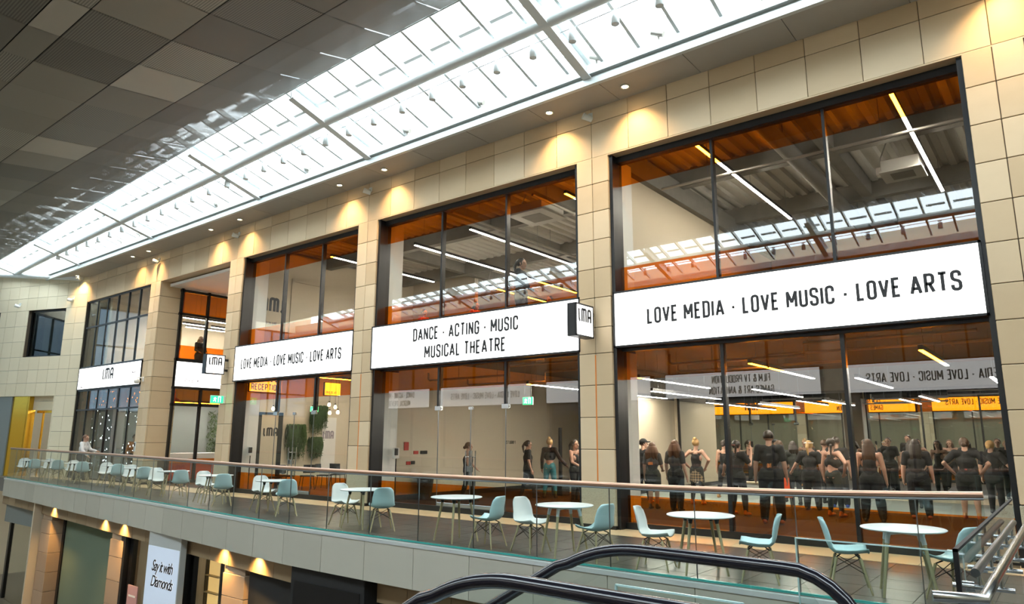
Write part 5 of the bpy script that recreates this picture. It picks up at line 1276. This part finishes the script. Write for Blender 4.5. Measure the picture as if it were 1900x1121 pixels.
# ============================================================ CAFÉ TABLES AND CHAIRS
def make_table(label, white_caps):
    t = thing('cafe_table', label, 'table', (0, 0, 0), 0, 'round café tables on the gallery')
    MB().lathe((0, 0, 0), [(0, .668), (.35, .668), (.405, .676), (.42, .684), (.42, .69), (.412, .694), (0, .694)], 48).build('tabletop', 'tabletop', t)
    for k in range(4):
        a = pi/4+k*pi/2; c, s_ = cos(a), sin(a)
        lg = MB().tube([(c*.235, s_*.235, .60), (c*.36, s_*.36, .0)], .021, 12, r1=.013).build('leg', 'wood', t)
        if white_caps:
            m = MB(); m.tube([(c*.21, s_*.21, .672), (c*.235, s_*.235, .60), (c*.248, s_*.248, .545)], .027, 12, r1=.023); m.build('leg_socket', 'tabletop', lg)
        else:
            m = MB(); m.lathe((c*.23, s_*.23, .60), [(.022, 0), (.03, .04), (.045, .068)], 12); m.build('leg_socket', 'black', lg)
    if white_caps:
        m = MB()
        for a in (pi/4, 3*pi/4): m.tube([(cos(a)*.25, sin(a)*.25, .645), (-cos(a)*.25, -sin(a)*.25, .645)], .018, 8)
        m.build('apron', 'tabletop', t)
    return t
def make_chair(label, m_, group):
    """moulded shell chair on four splayed dowel legs with black wire bracing; sitter faces +x"""
    t = thing('shell_chair', label, 'chair', (0, 0, 0), 0, group)
    prof = [(.215, .405, .17), (.205, .418, .195), (.16, .415, .212), (.08, .402, .222), (0, .395, .225), (-.08, .395, .222), (-.135, .408, .215), (-.175, .445, .205), (-.198, .50, .198), (-.215, .57, .192), (-.232, .64, .182), (-.25, .70, .168), (-.265, .745, .145), (-.272, .765, .115)]
    nu = 13; P = []
    for i, (x, z, w) in enumerate(prof):
        back = min(1, max(0, (i-5)/4))
        row = []
        for j in range(nu):
            u = -1+2*j/(nu-1)
            dz = (1-back)*(.055*abs(u)**3.0)*(1 if i > 0 else .6); dx = back*.055*abs(u)**2.5
            row.append(Vector((x+dx, u*w, z+dz-(0.02*abs(u)**4 if i >= len(prof)-2 else 0))))
        P.append(row)
    n = len(prof); vs = [p for r in P for p in r]; nr = []
    for i in range(n):
        for j in range(nu):
            a = P[min(n-1, i+1)][j]-P[max(0, i-1)][j]; b = P[i][min(nu-1, j+1)]-P[i][max(0, j-1)]
            nr.append(a.cross(b).normalized())
    th = .009; full = vs+[p+q*th for p, q in zip(vs, nr)]; N_ = n*nu; F = []
    for i in range(n-1):
        for j in range(nu-1):
            a, b, c, d = i*nu+j, i*nu+j+1, (i+1)*nu+j+1, (i+1)*nu+j
            F += [(a, b, c, d), (N_+a, N_+d, N_+c, N_+b)]
    rim = [j for j in range(nu)]+[i*nu+nu-1 for i in range(1, n)]+[(n-1)*nu+j for j in range(nu-2, -1, -1)]+[i*nu for i in range(n-2, 0, -1)]
    for a, b in zip(rim, rim[1:]+rim[:1]): F.append((a, N_+a, N_+b, b))
    m = MB(); m.add(full, F, .5, True); fixn(m.build('seat_shell', m_, t))
    legs = []
    for (sx, sy) in ((1, 1), (1, -1), (-1, 1), (-1, -1)):
        a, b = (sx*.12+.0, sy*.13, .36), (sx*.205, sy*.215, 0); legs.append((Vector(a), Vector(b)))
        MB().tube([a, b], .016, 10, r1=.010).build('leg', 'wood', t)
    m = MB()
    for (i, j) in ((0, 1), (1, 3), (3, 2), (2, 0)):
        (a0, b0), (a1, b1) = legs[i], legs[j]
        m.tube([a0, b1*.45+a1*.55], .0045, 6); m.tube([a1, b0*.45+a0*.55], .0045, 6)
    for (a0, b0) in legs: m.tube([a0, (a0.x*.6, a0.y*.6, .392)], .008, 6)
    m.build('wire_bracing', 'black', t)
    return t
TB = [(-1.58, 8.84), (-3.83, 8.68), (-5.9, 8.67), (-8.03, 8.68), (-10.52, 8.80), (-14.1, 9.28), (-17.1, 9.55), (-20.0, 9.90), (-22.75, 10.15), (-25.3, 10.55), (-28.5, 10.55), (-31.2, 10.72), (-33.0, 10.56)]
LC = [(-2.12, 8.72, .3), (-4.40, 8.55, .22), (-6.40, 8.62, -.15), None, (-11.05, 8.85, -.12), (-14.62, 9.36, -.2), (-17.7, 9.62, -.2), (-20.45, 9.75, -.25), (-23.4, 10.2, -.5), (-25.95, 10.5, -.5), (-29.05, 10.6, -.5), (-31.75, 10.75, -.4), (-33.5, 10.45, -.4)]
RC = [(-1.13, 8.86, 2.65), (-3.08, 8.60, 3.45), (-5.32, 8.58, 2.95), (-7.24, 8.55, 3.25), (-9.95, 8.78, 2.55), (-13.35, 9.10, 2.6), (-16.45, 9.4, 2.6), (-19.2, 9.72, 2.65), (-21.95, 10.0, 2.65), (-24.75, 10.42, 2.65), (-27.95, 10.55, 2.65), (-30.5, 10.65, 2.65), (-32.45, 10.5, 2.65)]
tp, cp = {}, {}
def kids_copy(p): return copy_tree(p)
for k, (x, y) in enumerate(TB):
    lab = 'round white café table on beech legs, %s from the landing' % ORD[k]
    wc = k in (0, 2)
    if wc not in tp: t = tp[wc] = make_table(lab, wc)
    else: t = copy_tree(tp[wc]); t['label'] = lab
    t.location = (x, y, 0); t.rotation_euler = (0, 0, .25+.37*k)
for side, tab in (('left', LC), ('right', RC)):
    for k, c in enumerate(tab):
        if not c: continue
        aqua = side == 'right' or k == 0
        lab = '%s shell chair, %s side of the %s café table from the landing' % ('pale aqua' if aqua else 'white', 'far' if side == 'left' else 'landing', ORD[k])
        if aqua not in cp: t = cp[aqua] = make_chair(lab, 'shellaqua' if aqua else 'shellwhite', 'shell chairs on the gallery')
        else: t = copy_tree(cp[aqua]); t['label'] = lab
        dx, dy = c[0]-TB[k][0], c[1]-TB[k][1]; q = max(1, (.45 if k == 0 and side == 'right' else .57)/math.hypot(dx, dy)); c = (TB[k][0]+dx*q, TB[k][1]+dy*q, c[2])
        t.location = (c[0], c[1], 0); t.rotation_euler = (0, 0, c[2])
# orange-red chair and wooden crate table inside the studio
t = thing('stacking_chair', 'orange-red plastic chair among the dancers in the studio', 'chair', (-5.15, 16.0, 0), -1.2)
MB().cbox(-.2, .2, -.2, .2, .40, .425, .01).build('seat', 'redchair', t); m = MB(); m.add([(-.2, -.19, .43), (-.2, .19, .43), (-.25, .18, .80), (-.25, -.18, .80), (-.215, -.19, .43), (-.215, .19, .43), (-.265, .18, .80), (-.265, -.18, .80)], [(0, 1, 2, 3), (4, 7, 6, 5), (0, 4, 5, 1), (1, 5, 6, 2), (2, 6, 7, 3), (3, 7, 4, 0)]); m.build('backrest', 'redchair', t)
for sx, sy in ((1, 1), (1, -1), (-1, 1), (-1, -1)): MB().tube([(sx*.17, sy*.17, .4), (sx*.2, sy*.2, 0)], .012, 8).build('leg', 'steel', t)
t = thing('wooden_frame_table', 'narrow wooden frame table beside the tall dancer', 'table', (-5.75, 15.9, 0), .2)
MB().cbox(-.2, .2, -.2, .2, .66, .70, .004).build('tabletop', 'wood', t)
for sx, sy in ((1, 1), (1, -1), (-1, 1), (-1, -1)): MB().cbox(sx*.18-.018, sx*.18+.018, sy*.18-.018, sy*.18+.018, 0, .66, .003).build('leg', 'wood', t)
t = thing('red_sofa', 'red upholstered seat behind the dark glass right of the last column', 'sofa', (.95, 12.7, 0))
MB().cbox(-.5, .9, -.4, .4, .1, .42, .05).build('seat', 'red', t); MB().cbox(-.5, .9, .25, .45, .3, .85, .06).build('backrest', 'red', t); MB().cbox(-.62, -.45, -.4, .45, .1, .6, .05).build('armrest', 'red', t)

# ============================================================ PEOPLE
PEND = []
def remesh(name, mb, m, parent, voxel, smooth=4):
    me = bpy.data.meshes.new(name); me.from_pydata(mb.v, [], mb.f); me.update()
    bm = bmesh.new(); bm.from_mesh(me); bmesh.ops.recalc_face_normals(bm, faces=bm.faces); bm.to_mesh(me); bm.free()
    o = bpy.data.objects.new(name, me); COL.objects.link(o); o.parent = parent
    me.materials.append(M[m])
    a = o.modifiers.new('r', 'REMESH'); a.mode = 'VOXEL'; a.voxel_size = voxel; a.use_smooth_shade = True
    b = o.modifiers.new('s', 'SMOOTH'); b.factor = .5; b.iterations = smooth
    PEND.append(o); return o
def person(label, x, y, rz, h, top='tee', bottom='leggings', hair='short', hairm='hairbrown', skin='skin', topm='cloth', botm='cloth', shoe='trainer', legs=((-.06, 0), (.06, 0)), arms=('down', 'down'), lean=(0, 0), head=(0, 0), wide=1.0, group=None, extra=None, z0=0.0, knees=(.02, .02), face=True, print_=None):
    """a standing figure facing +y. legs: foot offsets (x,y)/h; lean: shift of shoulders (x,y)/h; head: (turn, nod)"""
    t = thing('person', label, 'person', (x, y, z0), rz, group)
    V = lambda a, b, c: Vector((a*h, b*h, c*h))
    lx, ly = lean
    cx = (legs[0][0]+legs[1][0])/2; cyy = (legs[0][1]+legs[1][1])/2
    pel = V(cx, cyy, .515); chest = V(cx+lx*.7, cyy+ly*.7, .70); neck = V(cx+lx, cyy+ly, .825); 
    hd = V(cx+lx*1.15, cyy+ly*1.2+.012, .925)
    sw = .098*wide; shl = [neck+V(-sw, 0, -.015), neck+V(sw, 0, -.015)]
    hip = [pel+V(-.05*wide, 0, -.01), pel+V(.05*wide, 0, -.01)]
    foot = [V(legs[k][0], legs[k][1], .045) for k in (0, 1)]
    knee = [(hip[k]*.5+foot[k]*.5)+V(0, knees[k], .015) for k in (0, 1)]
    POSE = {'down': ((.035, -.01, -.165), (.05, .03, -.315)), 'hips': ((.125, -.05, -.13), (.03, .045, -.255)), 'fold': ((.06, .02, -.165), (-.06, .11, -.14)), 'front': ((.03, .04, -.165), (0, .15, -.22)),
            'swingb': ((.04, -.07, -.15), (.055, -.11, -.29)), 'swingf': ((.03, .05, -.155), (.03, .16, -.26)), 'phone': ((.06, .06, -.13), (.02, .15, .05)), 'out': ((.09, .0, -.15), (.17, .06, -.25)), 'reach': ((.03, .07, -.14), (.02, .21, -.17)), 'up': ((.08, .03, .11), (.0, .03, .2))}
    el, wr = [], []
    for k, s_ in ((0, -1), (1, 1)):
        e, w = POSE[arms[k]]
        el.append(shl[k]+V(e[0]*s_, e[1], e[2])); wr.append(shl[k]+V(w[0]*s_, w[1], w[2]))
    R = lambda r: r*h*(.5+.5*wide)
    tn, nod = head
    HM = Matrix.Translation(hd) @ Matrix.Rotation(tn, 4, 'Z') @ Matrix.Rotation(nod, 4, 'X')
    HP = lambda a, b, c: HM @ Vector((a*h, b*h, c*h))
    # --- continuous body
    m = MB()
    def torso(m, g):
        m.capsule(pel+V(-.035, 0, .0), R(.067)+g, pel+V(.035, 0, .0), R(.067)+g); m.capsule(pel, R(.07)+g, (pel+chest)/2, R(.062)+g); m.capsule((pel+chest)/2, R(.062)+g, chest, R(.075)+g)
        m.capsule(chest+V(-.03, .006, 0), R(.066)+g, chest+V(.03, .006, 0), R(.066)+g); m.capsule(chest, R(.07)+g, neck+V(0, 0, -.05), R(.052)+g); m.capsule(shl[0]+V(.015, 0, -.012), R(.036)+g, shl[1]+V(-.015, 0, -.012), R(.036)+g)
    def leg(m, g, k, end=1.0):
        m.capsule(hip[k], R(.056)+g, knee[k], R(.036)+g)
        b = knee[k]+(foot[k]-knee[k])*.3; m.capsule(knee[k], R(.034)+g, b, R(.036)+g); m.capsule(b, R(.036)+g, knee[k]+(foot[k]-knee[k])*end, R(.022)+g)
    def arm(m, g, k, upto=2.0):
        if upto <= 1: m.capsule(shl[k], R(.034)+g, shl[k]+(el[k]-shl[k])*upto, R(.028)+g*1.1)
        else: m.capsule(shl[k], R(.033)+g, el[k], R(.025)+g); m.capsule(el[k], R(.025)+g, el[k]+(wr[k]-el[k])*(upto-1), R(.0165)+g)
    torso(m, 0)
    for k in (0, 1):
        leg(m, 0, k); arm(m, 0, k)
        m.capsule(foot[k]+V(0, -.012, -.02), h*.02, foot[k]+V(.0, .085, -.026), h*.017)
        d = (wr[k]-el[k]).normalized(); s_ = -1 if k == 0 else 1
        side = d.cross(Vector((0, 0, 1))); side = side.normalized() if side.length > .2 else Vector((0, 1, 0))
        if abs(d.z) > .75: side = Vector((0, 1, 0))
        pal = wr[k]+d*h*.045; nrm = d.cross(side).normalized()
        m.capsule(wr[k], h*.014, pal+side*h*.008, h*.015); m.capsule(wr[k], h*.013, pal-side*h*.010, h*.014)
        for q, fl in enumerate((.040, .046, .043, .034)):
            b = pal+side*h*(.017-.0115*q)+d*h*.006; curl = Vector((-s_, 0, 0))*h*.012+Vector((0, 1, 0))*h*.004
            m.capsule(b, h*.0062, b+d*h*fl*.55+curl*.3, h*.0056, 8); m.capsule(b+d*h*fl*.55+curl*.3, h*.0056, b+d*h*fl*.95+curl*1.1, h*.0046, 8)
        tb = wr[k]+d*h*.012+side*h*.012; m.capsule(tb, h*.0075, tb+side*h*.018+d*h*.022, h*.0062, 8); m.capsule(tb+side*h*.018+d*h*.022, h*.0062, tb+side*h*.02+d*h*.042, h*.005, 8)
    m.capsule(neck+V(0, -.004, -.03), R(.036), hd+V(0, -.012, -.045), h*.031)
    q = MB(); q.ball((0, 0, 0), h*.061, 18, 12, (.80, .98, 1.0)); m.add([HM @ Vector((a, b, c+.012*h)) for a, b, c in q.v], q.f)
    m.capsule(HP(0, .018, -.03), h*.040, HP(0, .030, -.052), h*.024); m.capsule(HP(0, .055, .004), h*.007, HP(0, .066, -.016), h*.0085, 8)
    for s_ in (-1, 1): m.capsule(HP(.050*s_, -.004, .008), h*.009, HP(.048*s_, -.002, -.014), h*.007, 8); m.capsule(HP(.022*s_, .047, .018), h*.009, HP(.034*s_, .042, .016), h*.008, 8)
    bo = remesh('body', m, skin, t, .0085, 3)
    if face:
        for s_ in (-1, 1):
            e = HP(.021*s_, .0545, .004); MB().ball(tuple(e), h*.0068, 10, 7, (1.3, .8, .8)).build('eye', 'eyewhite', bo)
        MB().capsule(HP(-.013, .052, -.038), h*.0045, HP(.013, .052, -.038), h*.0045, 8).build('mouth', 'lip', bo)
    # --- clothing
    g = .011*h
    m = MB()
    if top in ('tee', 'tank', 'long', 'crop', 'vest'):
        if top == 'crop':
            m.capsule(chest+V(-.03, .006, -.02), R(.066)+g, chest+V(.03, .006, -.02), R(.066)+g); m.capsule(chest, R(.07)+g, neck+V(0, 0, -.07), R(.05)+g)
            for s_ in (-1, 1): m.capsule(chest+V(.045*s_, .02, .05), R(.02), neck+V(.05*s_, -.002, -.01), R(.026), 8)
        else:
            if top in ('tank', 'vest'):
                m.capsule(pel+V(-.03, 0, 0), R(.067)+g, pel+V(.03, 0, 0), R(.067)+g); m.capsule(pel, R(.07)+g, (pel+chest)/2, R(.062)+g); m.capsule((pel+chest)/2, R(.062)+g, chest, R(.075)+g); m.capsule(chest, R(.072)+g, neck+V(0, 0, -.075), R(.045)+g)
                for s_ in (-1, 1): m.capsule(chest+V(.04*s_, .0, .05), R(.034), neck+V(.052*s_, -.002, -.012), R(.03), 8)
            else:
                torso(m, g)
                if top == 'tee':
                    m.capsule(pel+V(-.04, 0, -.035), R(.068)+g, pel+V(.04, 0, -.035), R(.068)+g)
                    for k in (0, 1): arm(m, g*.75, k, .72)
                else:
                    for k in (0, 1): arm(m, g*.8, k, 1.96)
        remesh('top', m, topm, t, .011, 3)
    if top == 'mesh':
        m = MB(); m.capsule(chest+V(-.03, .006, -.0), R(.066)+g, chest+V(.03, .006, -.0), R(.066)+g); m.capsule(chest+V(0, 0, -.03), R(.066)+g, chest+V(0, 0, .02), R(.07)+g); remesh('top', m, 'cloth', t, .011, 3)
        m = MB(); m.capsule(chest, R(.072)+g, neck+V(0, 0, -.04), R(.05)+g); m.capsule(shl[0], R(.036)+g, shl[1], R(.036)+g)
        for k in (0, 1): arm(m, g*.8, k, 1.97)
        remesh('sheer_overtop', m, 'mesh', t, .011, 3)
    m = MB()
    if bottom in ('leggings', 'trousers', 'flare'):
        gg = {'leggings': .006, 'trousers': .02, 'flare': .012}[bottom]*h
        m.capsule(pel+V(-.035, 0, .015), R(.067)+gg*.8, pel+V(.035, 0, .015), R(.067)+gg*.8); m.capsule(pel, R(.068)+gg*.8, pel+V(0, 0, .05), R(.06)+gg*.8)
        for k in (0, 1): leg(m, gg, k, .93)
    elif bottom in ('shorts', 'skirt'):
        m.capsule(pel+V(-.035, 0, .02), R(.067)+g, pel+V(.035, 0, .02), R(.067)+g)
        for k in (0, 1): m.capsule(hip[k], R(.058)+g*1.6, hip[k]+(knee[k]-hip[k])*.62, R(.048)+g*2)
    remesh('leggings' if bottom == 'leggings' else bottom, m, botm, t, .011, 3)
    for k in (0, 1):
        m = MB(); f = foot[k]; m.capsule(f+V(0, -.018, -.018), h*.026, f+V(0, .05, -.022), h*.025); m.capsule(f+V(0, .05, -.022), h*.024, f+V(0, .088, -.026), h*.019); m.capsule(f+V(0, -.012, .0), h*.026, f+V(0, -.006, .02), h*.025)
        m.v = [(a, b, max(c, .004)) for a, b, c in m.v]; remesh('shoe', m, shoe, t, .010, 2)
    # --- hair
    m = MB()
    if hair != 'none':
        q = MB(); q.ball((0, 0, 0), h*.066, 18, 12, (.86, 1.0, .98)); m.add([HM @ Vector((a, min(b, .030*h+max(0, c)*.45)-.008*h, max(c, -.028*h if hair == 'short' else -.05*h)+.020*h)) for a, b, c in q.v], q.f)
        rnd = random.Random(int(abs(x*100))+int(y*10))
        if hair in ('long', 'curly', 'mid'):
            L_ = {'long': .27, 'curly': .17, 'mid': .12}[hair]
            for q in range(15):
                a = radians(-200+220*q/14); rr = .052
                p0 = HP(rr*cos(a)*.95, rr*sin(a)*.9-.012, .0); w = {'long': .020, 'curly': .026, 'mid': .02}[hair]*h
                dx = rnd.uniform(-.02, .02)*h; spread = (1.25 if hair == 'curly' else 1.1)
                base = hd+Vector(((p0.x-hd.x)*spread*(1.35 if hair == 'curly' else 1), (p0.y-hd.y)*.75-.028*h, 0))
                m.capsule(p0, w, base+Vector((dx*.4, 0, -L_*.45*h)), w); m.capsule(base+Vector((dx*.4, 0, -L_*.45*h)), w, base+Vector((dx, .012*h, -L_*h*rnd.uniform(.85, 1.05))), w*.55)
        elif hair == 'pony':
            p = HP(0, -.066, .035); m.capsule(HP(0, -.05, .03), h*.02, p, h*.018); m.capsule(p, h*.021, p+V(0, -.035, -.06), h*.022); m.capsule(p+V(0, -.035, -.06), h*.022, p+V(.004, -.022, -.17), h*.009)
        elif hair == 'bun': m.ball(tuple(HP(0, -.035, .078)), h*.032, 12, 9)
        elif hair == 'lowbun': m.ball(tuple(HP(0, -.072, -.012)), h*.03, 12, 9)
        elif hair == 'plait':
            for q in range(7): m.ball(tuple(HP(.03, -.058, -.02)+V(0, -.01*q*.3, -.026*q)), h*(.019-.0012*q), 10, 7)
        remesh('hair', m, hairm, t, .010, 2)
    if extra: extra(t, dict(V=V, HP=HP, HM=HM, pel=pel, chest=chest, neck=neck, wr=wr, el=el, R=R, h=h, hip=hip, knee=knee))
    return t
def cap_x(t, d):
    h = d['h']; m = MB(); q = MB(); q.ball((0, 0, 0), h*.070, 18, 12, (.88, 1.0, .95)); m.add([d['HM'] @ Vector((a, b-.004*h, max(c, -.004*h)+.026*h)) for a, b, c in q.v], q.f)
    m.capsule(d['HP'](-.025, .05, .028), h*.014, d['HP'](-.02, .105, .024), h*.008); m.capsule(d['HP'](.025, .05, .028), h*.014, d['HP'](.02, .105, .024), h*.008); m.capsule(d['HP'](0, .05, .03), h*.014, d['HP'](0, .11, .026), h*.008)
    remesh('cap', m, 'cloth', t, .010, 2)
def back_print(txt, z=.70, w=.055, mt='orangeink'):
    def f(t, d):
        h = d['h']; m = MB(); yb = d['chest'].y-d['R'](.075)-.011*h-.012
        to3 = lambda u, v, dd: (d['chest'].x+u, yb-dd+abs(u)**2*1.2, z*h+v)
        if txt == 'logo': logo_mb(m, w*h, to3, .22)
        else: text_mb(m, txt, w*h, to3, .9, .16)
        m.build('back_print', mt, t)
    return f
def plaid_x(t, d):
    h = d['h']; m = MB(); p = d['pel']; n = 28; rows = [(.075, .06), (.086, .0), (.094, -.06), (.10, -.12), (.102, -.17)]
    vs = []
    for i, (r, z) in enumerate(rows):
        for j in range(n):
            a = radians(-235+290*j/(n-1)); rr = (r+.006*sin(j*1.9)*i/3)*h; vs.append((p.x+rr*1.08*cos(a), p.y+rr*.92*sin(a), p.z+z*h+.012*sin(j*.8)*h*i/4))
    k = len(vs); vs += [(p.x+(a-p.x)*.95, p.y+(b-p.y)*.95, c) for a, b, c in vs]
    F = []
    for i in range(len(rows)-1):
        for j in range(n-1): a = i*n+j; F += [(a, a+1, a+n+1, a+n), (k+a, k+a+n, k+a+n+1, k+a+1)]
    m.add(vs, F, .5, True); m.build('tied_shirt', 'plaid', t)
def phone_x(t, d):
    h = d['h']; w = d['wr'][1]+Vector((0, .02, .05))*h; MB().cbox(w.x-.035, w.x+.035, w.y+.01, w.y+.02, w.z, w.z+.13, .004).build('phone', 'black', t)
def clip_x(t, d):
    p = d['HP'](0, -.068, .015); MB().cbox(p.x-.05, p.x+.05, p.y-.02, p.y+.01, p.z-.012, p.z+.012, .006).build('hair_clip', 'lip', t)
def band_x(t, d):
    m = MB(); pts = [tuple(d['HP'](.058*cos(a), .064*sin(a)-.006, .045)) for a in [2*pi*k/18 for k in range(18)]]; m.tube(pts, .012, 8, True); m.build('headband', 'white', t)
DG = 'dancers in the mirrored studio'
# the studio group (most face the mirror)
person('dancer in black cap leaning back, nearest the left wall of the studio', -9.02, 16.95, -.1, 1.62, 'tee', 'trousers', 'short', 'hairdark', topm='cloth', botm='cloth', shoe='orangeshoe', legs=((-.11, -.02), (.11, .02)), arms=('hips', 'hips'), lean=(.06, -.06), head=(-.9, .1), wide=1.15, group=DG, extra=cap_x)
person('dancer with brown curls, black shorts and an orange print on the back', -8.02, 15.55, .1, 1.54, 'tee', 'shorts', 'curly', 'hairred', topm='cloth2', botm='olive', shoe='trainer', arms=('down', 'front'), legs=((-.05, .0), (.05, .02)), wide=1.02, group=DG, extra=back_print('logo', .66, .05))
person('dancer with very full long curly hair and black trousers', -7.38, 15.45, -.1, 1.60, 'tee', 'trousers', 'curly', 'hairred', topm='cloth2', botm='cloth', arms=('down', 'down'), legs=((-.06, 0), (.06, 0)), wide=1.12, group=DG)
person('blonde dancer in black racer vest with plaid shirt tied round the waist', -7.70, 17.35, .05, 1.63, 'tank', 'leggings', 'bun', 'hairblonde', topm='cloth', botm='olive', shoe='orangeshoe', legs=((-.09, .01), (.09, -.01)), arms=('hips', 'hips'), wide=1.0, group=DG, extra=plaid_x)
person('dancer with hair clip lifting a phone behind the left mullion', -5.95, 15.55, -.3, 1.60, 'tee', 'leggings', 'plait', 'hairdark', shoe='orangeshoe', legs=((-.11, .0), (.11, .0)), arms=('out', 'phone'), wide=1.15, group=DG, extra=lambda t, d: (phone_x(t, d), clip_x(t, d)))
person('tall short-haired dancer in black tee with orange letters low on the back', -4.85, 14.45, .25, 1.80, 'tee', 'trousers', 'short', 'hairdark', shoe='orangeshoe', legs=((-.09, 0), (.09, 0)), arms=('down', 'down'), wide=1.15, group=DG, extra=back_print('OWT', .60, .045))
person('blonde ponytailed dancer with headband in a loose black tee', -5.0, 17.7, .0, 1.60, 'tee', 'trousers', 'pony', 'hairblonde', legs=((-.08, 0), (.08, .02)), arms=('out', 'down'), wide=1.15, group=DG, extra=band_x)
person('dancer in black crop top with bare shoulder blades and long plait', -4.22, 16.6, -.35, 1.66, 'crop', 'leggings', 'plait', 'hairdark', botm='olive', shoe='orangeshoe', legs=((-.08, .0), (.08, .0)), arms=('down', 'hips'), wide=1.02, group=DG)
person('dancer with straight hair to the waist and bare arms, just right of the right mullion', -3.35, 16.0, .1, 1.64, 'tank', 'trousers', 'long', 'hairbrown', legs=((-.10, .02), (.10, 0)), arms=('down', 'down'), wide=1.18, group=DG)
person('dancer in loose black tee with long loose dark hair, second from the right jamb', -2.72, 17.4, .1, 1.64, 'tee', 'trousers', 'long', 'hairdark', shoe='orangeshoe', legs=((-.09, 0), (.09, 0)), arms=('down', 'down'), wide=1.2, group=DG)
person('dancer with hands on hips and tied-up hair, nearest the right jamb', -1.88, 17.9, .0, 1.68, 'tee', 'shorts', 'lowbun', 'hairbrown', botm='cloth', shoe='orangeshoe', legs=((-.07, .02), (.08, 0)), arms=('hips', 'hips'), wide=1.18, group=DG, extra=back_print('FIRE', .60, .02, 'red'))
person('dancer in white-lettered black tee deep in the studio by the mirror', -6.3, 19.6, .2, 1.60, 'tee', 'leggings', 'long', 'hairbrown', arms=('front', 'front'), group=DG, wide=1.05)
person('dark-haired dancer in green-black top deep behind the left mullion', -5.7, 18.8, .5, 1.58, 'long', 'leggings', 'mid', 'hairdark', topm='olive', arms=('fold', 'fold'), group=DG)
person('dancer in sleeveless black top with folded arms near the mirror', -5.2, 19.8, -.2, 1.62, 'tank', 'leggings', 'short', 'hairbrown', arms=('fold', 'fold'), group=DG)
person('glasses-wearing man in black tee near the mirror with blue trainers', -4.7, 18.9, .1, 1.70, 'tee', 'trousers', 'short', 'hairdark', shoe='blueshoe', legs=((-.08, 0), (.10, 0)), arms=('down', 'down'), wide=1.1, group=DG)
person('slim long-haired dancer in black vest near the mirror, right part of the studio', -3.2, 19.9, .2, 1.62, 'tank', 'leggings', 'long', 'hairdark', arms=('down', 'hips'), group=DG)
person('fair dancer in black tee close to the right jamb near the mirror', -1.55, 19.6, -.3, 1.62, 'tee', 'leggings', 'lowbun', 'hairblonde', arms=('down', 'out'), wide=1.15, group=DG)
person('dancer in black vest stepping wide beside the left end of the mirror', -7.9, 19.7, .1, 1.60, 'tank', 'leggings', 'lowbun', 'hairdark', shoe='orangeshoe', legs=((-.13, 0), (.13, .02)), arms=('down', 'down'), group=DG)
# the doorway bay
person('woman with low bun in black vest walking right behind the door handles', -12.75, 14.2, -.75, 1.52, 'tank', 'leggings', 'lowbun', 'hairred', shoe='trainer', legs=((-.03, -.10), (.03, .10)), arms=('swingf', 'down'), wide=1.2)
person('ponytailed woman in black tee walking right in the doorway bay', -12.15, 16.1, -.7, 1.57, 'tee', 'leggings', 'pony', 'hairdark', skin='skin2', legs=((-.03, -.14), (.03, .10)), arms=('down', 'down'))
person('blonde woman with top bun and sheer black sleeves walking away in the doorway bay', -11.65, 16.4, .3, 1.63, 'mesh', 'leggings', 'bun', 'hairblonde', skin='skin2', botm='teal', legs=((-.09, -.02), (.09, .04)), arms=('down', 'out'))
person('partly hidden woman with raised forearm behind the column left of the widest bay', -10.35, 15.7, -pi/2, 1.6, 'tank', 'leggings', 'pony', 'hairdark', skin='skin2', arms=('fold', 'front'))
# upstairs
person('dark-haired person in black seen from the chest up upstairs in the doorway bay', -9.62, 12.45, -pi/2+.3, 1.76, 'long', 'trousers', 'pony', 'hairdark', arms=('front', 'front'), z0=3.98)
person('person behind the orange band upstairs near the right column of the doorway bay', -11.1, 15.7, pi, 1.58, 'tee', 'trousers', 'short', 'hairdark', topm='orangeink', arms=('front', 'fold'), z0=3.98)
person('person behind the orange band upstairs near the left mullion of the doorway bay', -15.4, 15.0, -pi/2, 1.58, 'long', 'trousers', 'short', 'hairdark', topm='redsign', arms=('front', 'front'), z0=3.98)
person('person in red behind the orange band upstairs in the middle of the doorway bay', -13.3, 15.05, -pi/2, 1.57, 'tee', 'trousers', 'mid', 'hairdark', topm='red', arms=('front', 'front'), z0=3.98)
person('pale-haired person in dark clothes upstairs behind the porch glazing', -26.6, 13.75, -pi/2, 1.55, 'long', 'trousers', 'mid', 'hairblonde', arms=('front', 'front'), z0=3.98)
# gallery
person('man in white shirt and dark trousers walking right at the far-left end of the gallery', -29.8, 11.15, -.85, 1.70, 'long', 'trousers', 'short', 'hairred', topm='shirtwhite', botm='cloth2', legs=((-.03, -.12), (.03, .12)), arms=('reach', 'swingf'), lean=(0, .03), wide=1.12)
person('person in orange-brown top behind the fairy-lit reception glass', -28.1, 12.3, -pi/2, 1.72, 'long', 'trousers', 'short', 'hairdark', topm='orangeink', arms=('front', 'down'))

dg = bpy.context.evaluated_depsgraph_get()
for o in PEND:
    me = bpy.data.meshes.new_from_object(o.evaluated_get(dg)); old = o.data
    o.modifiers.clear(); me.name = old.name; o.data = me; bpy.data.meshes.remove(old)
for o in bpy.data.objects:
    if '_w' in o: del o['_w']
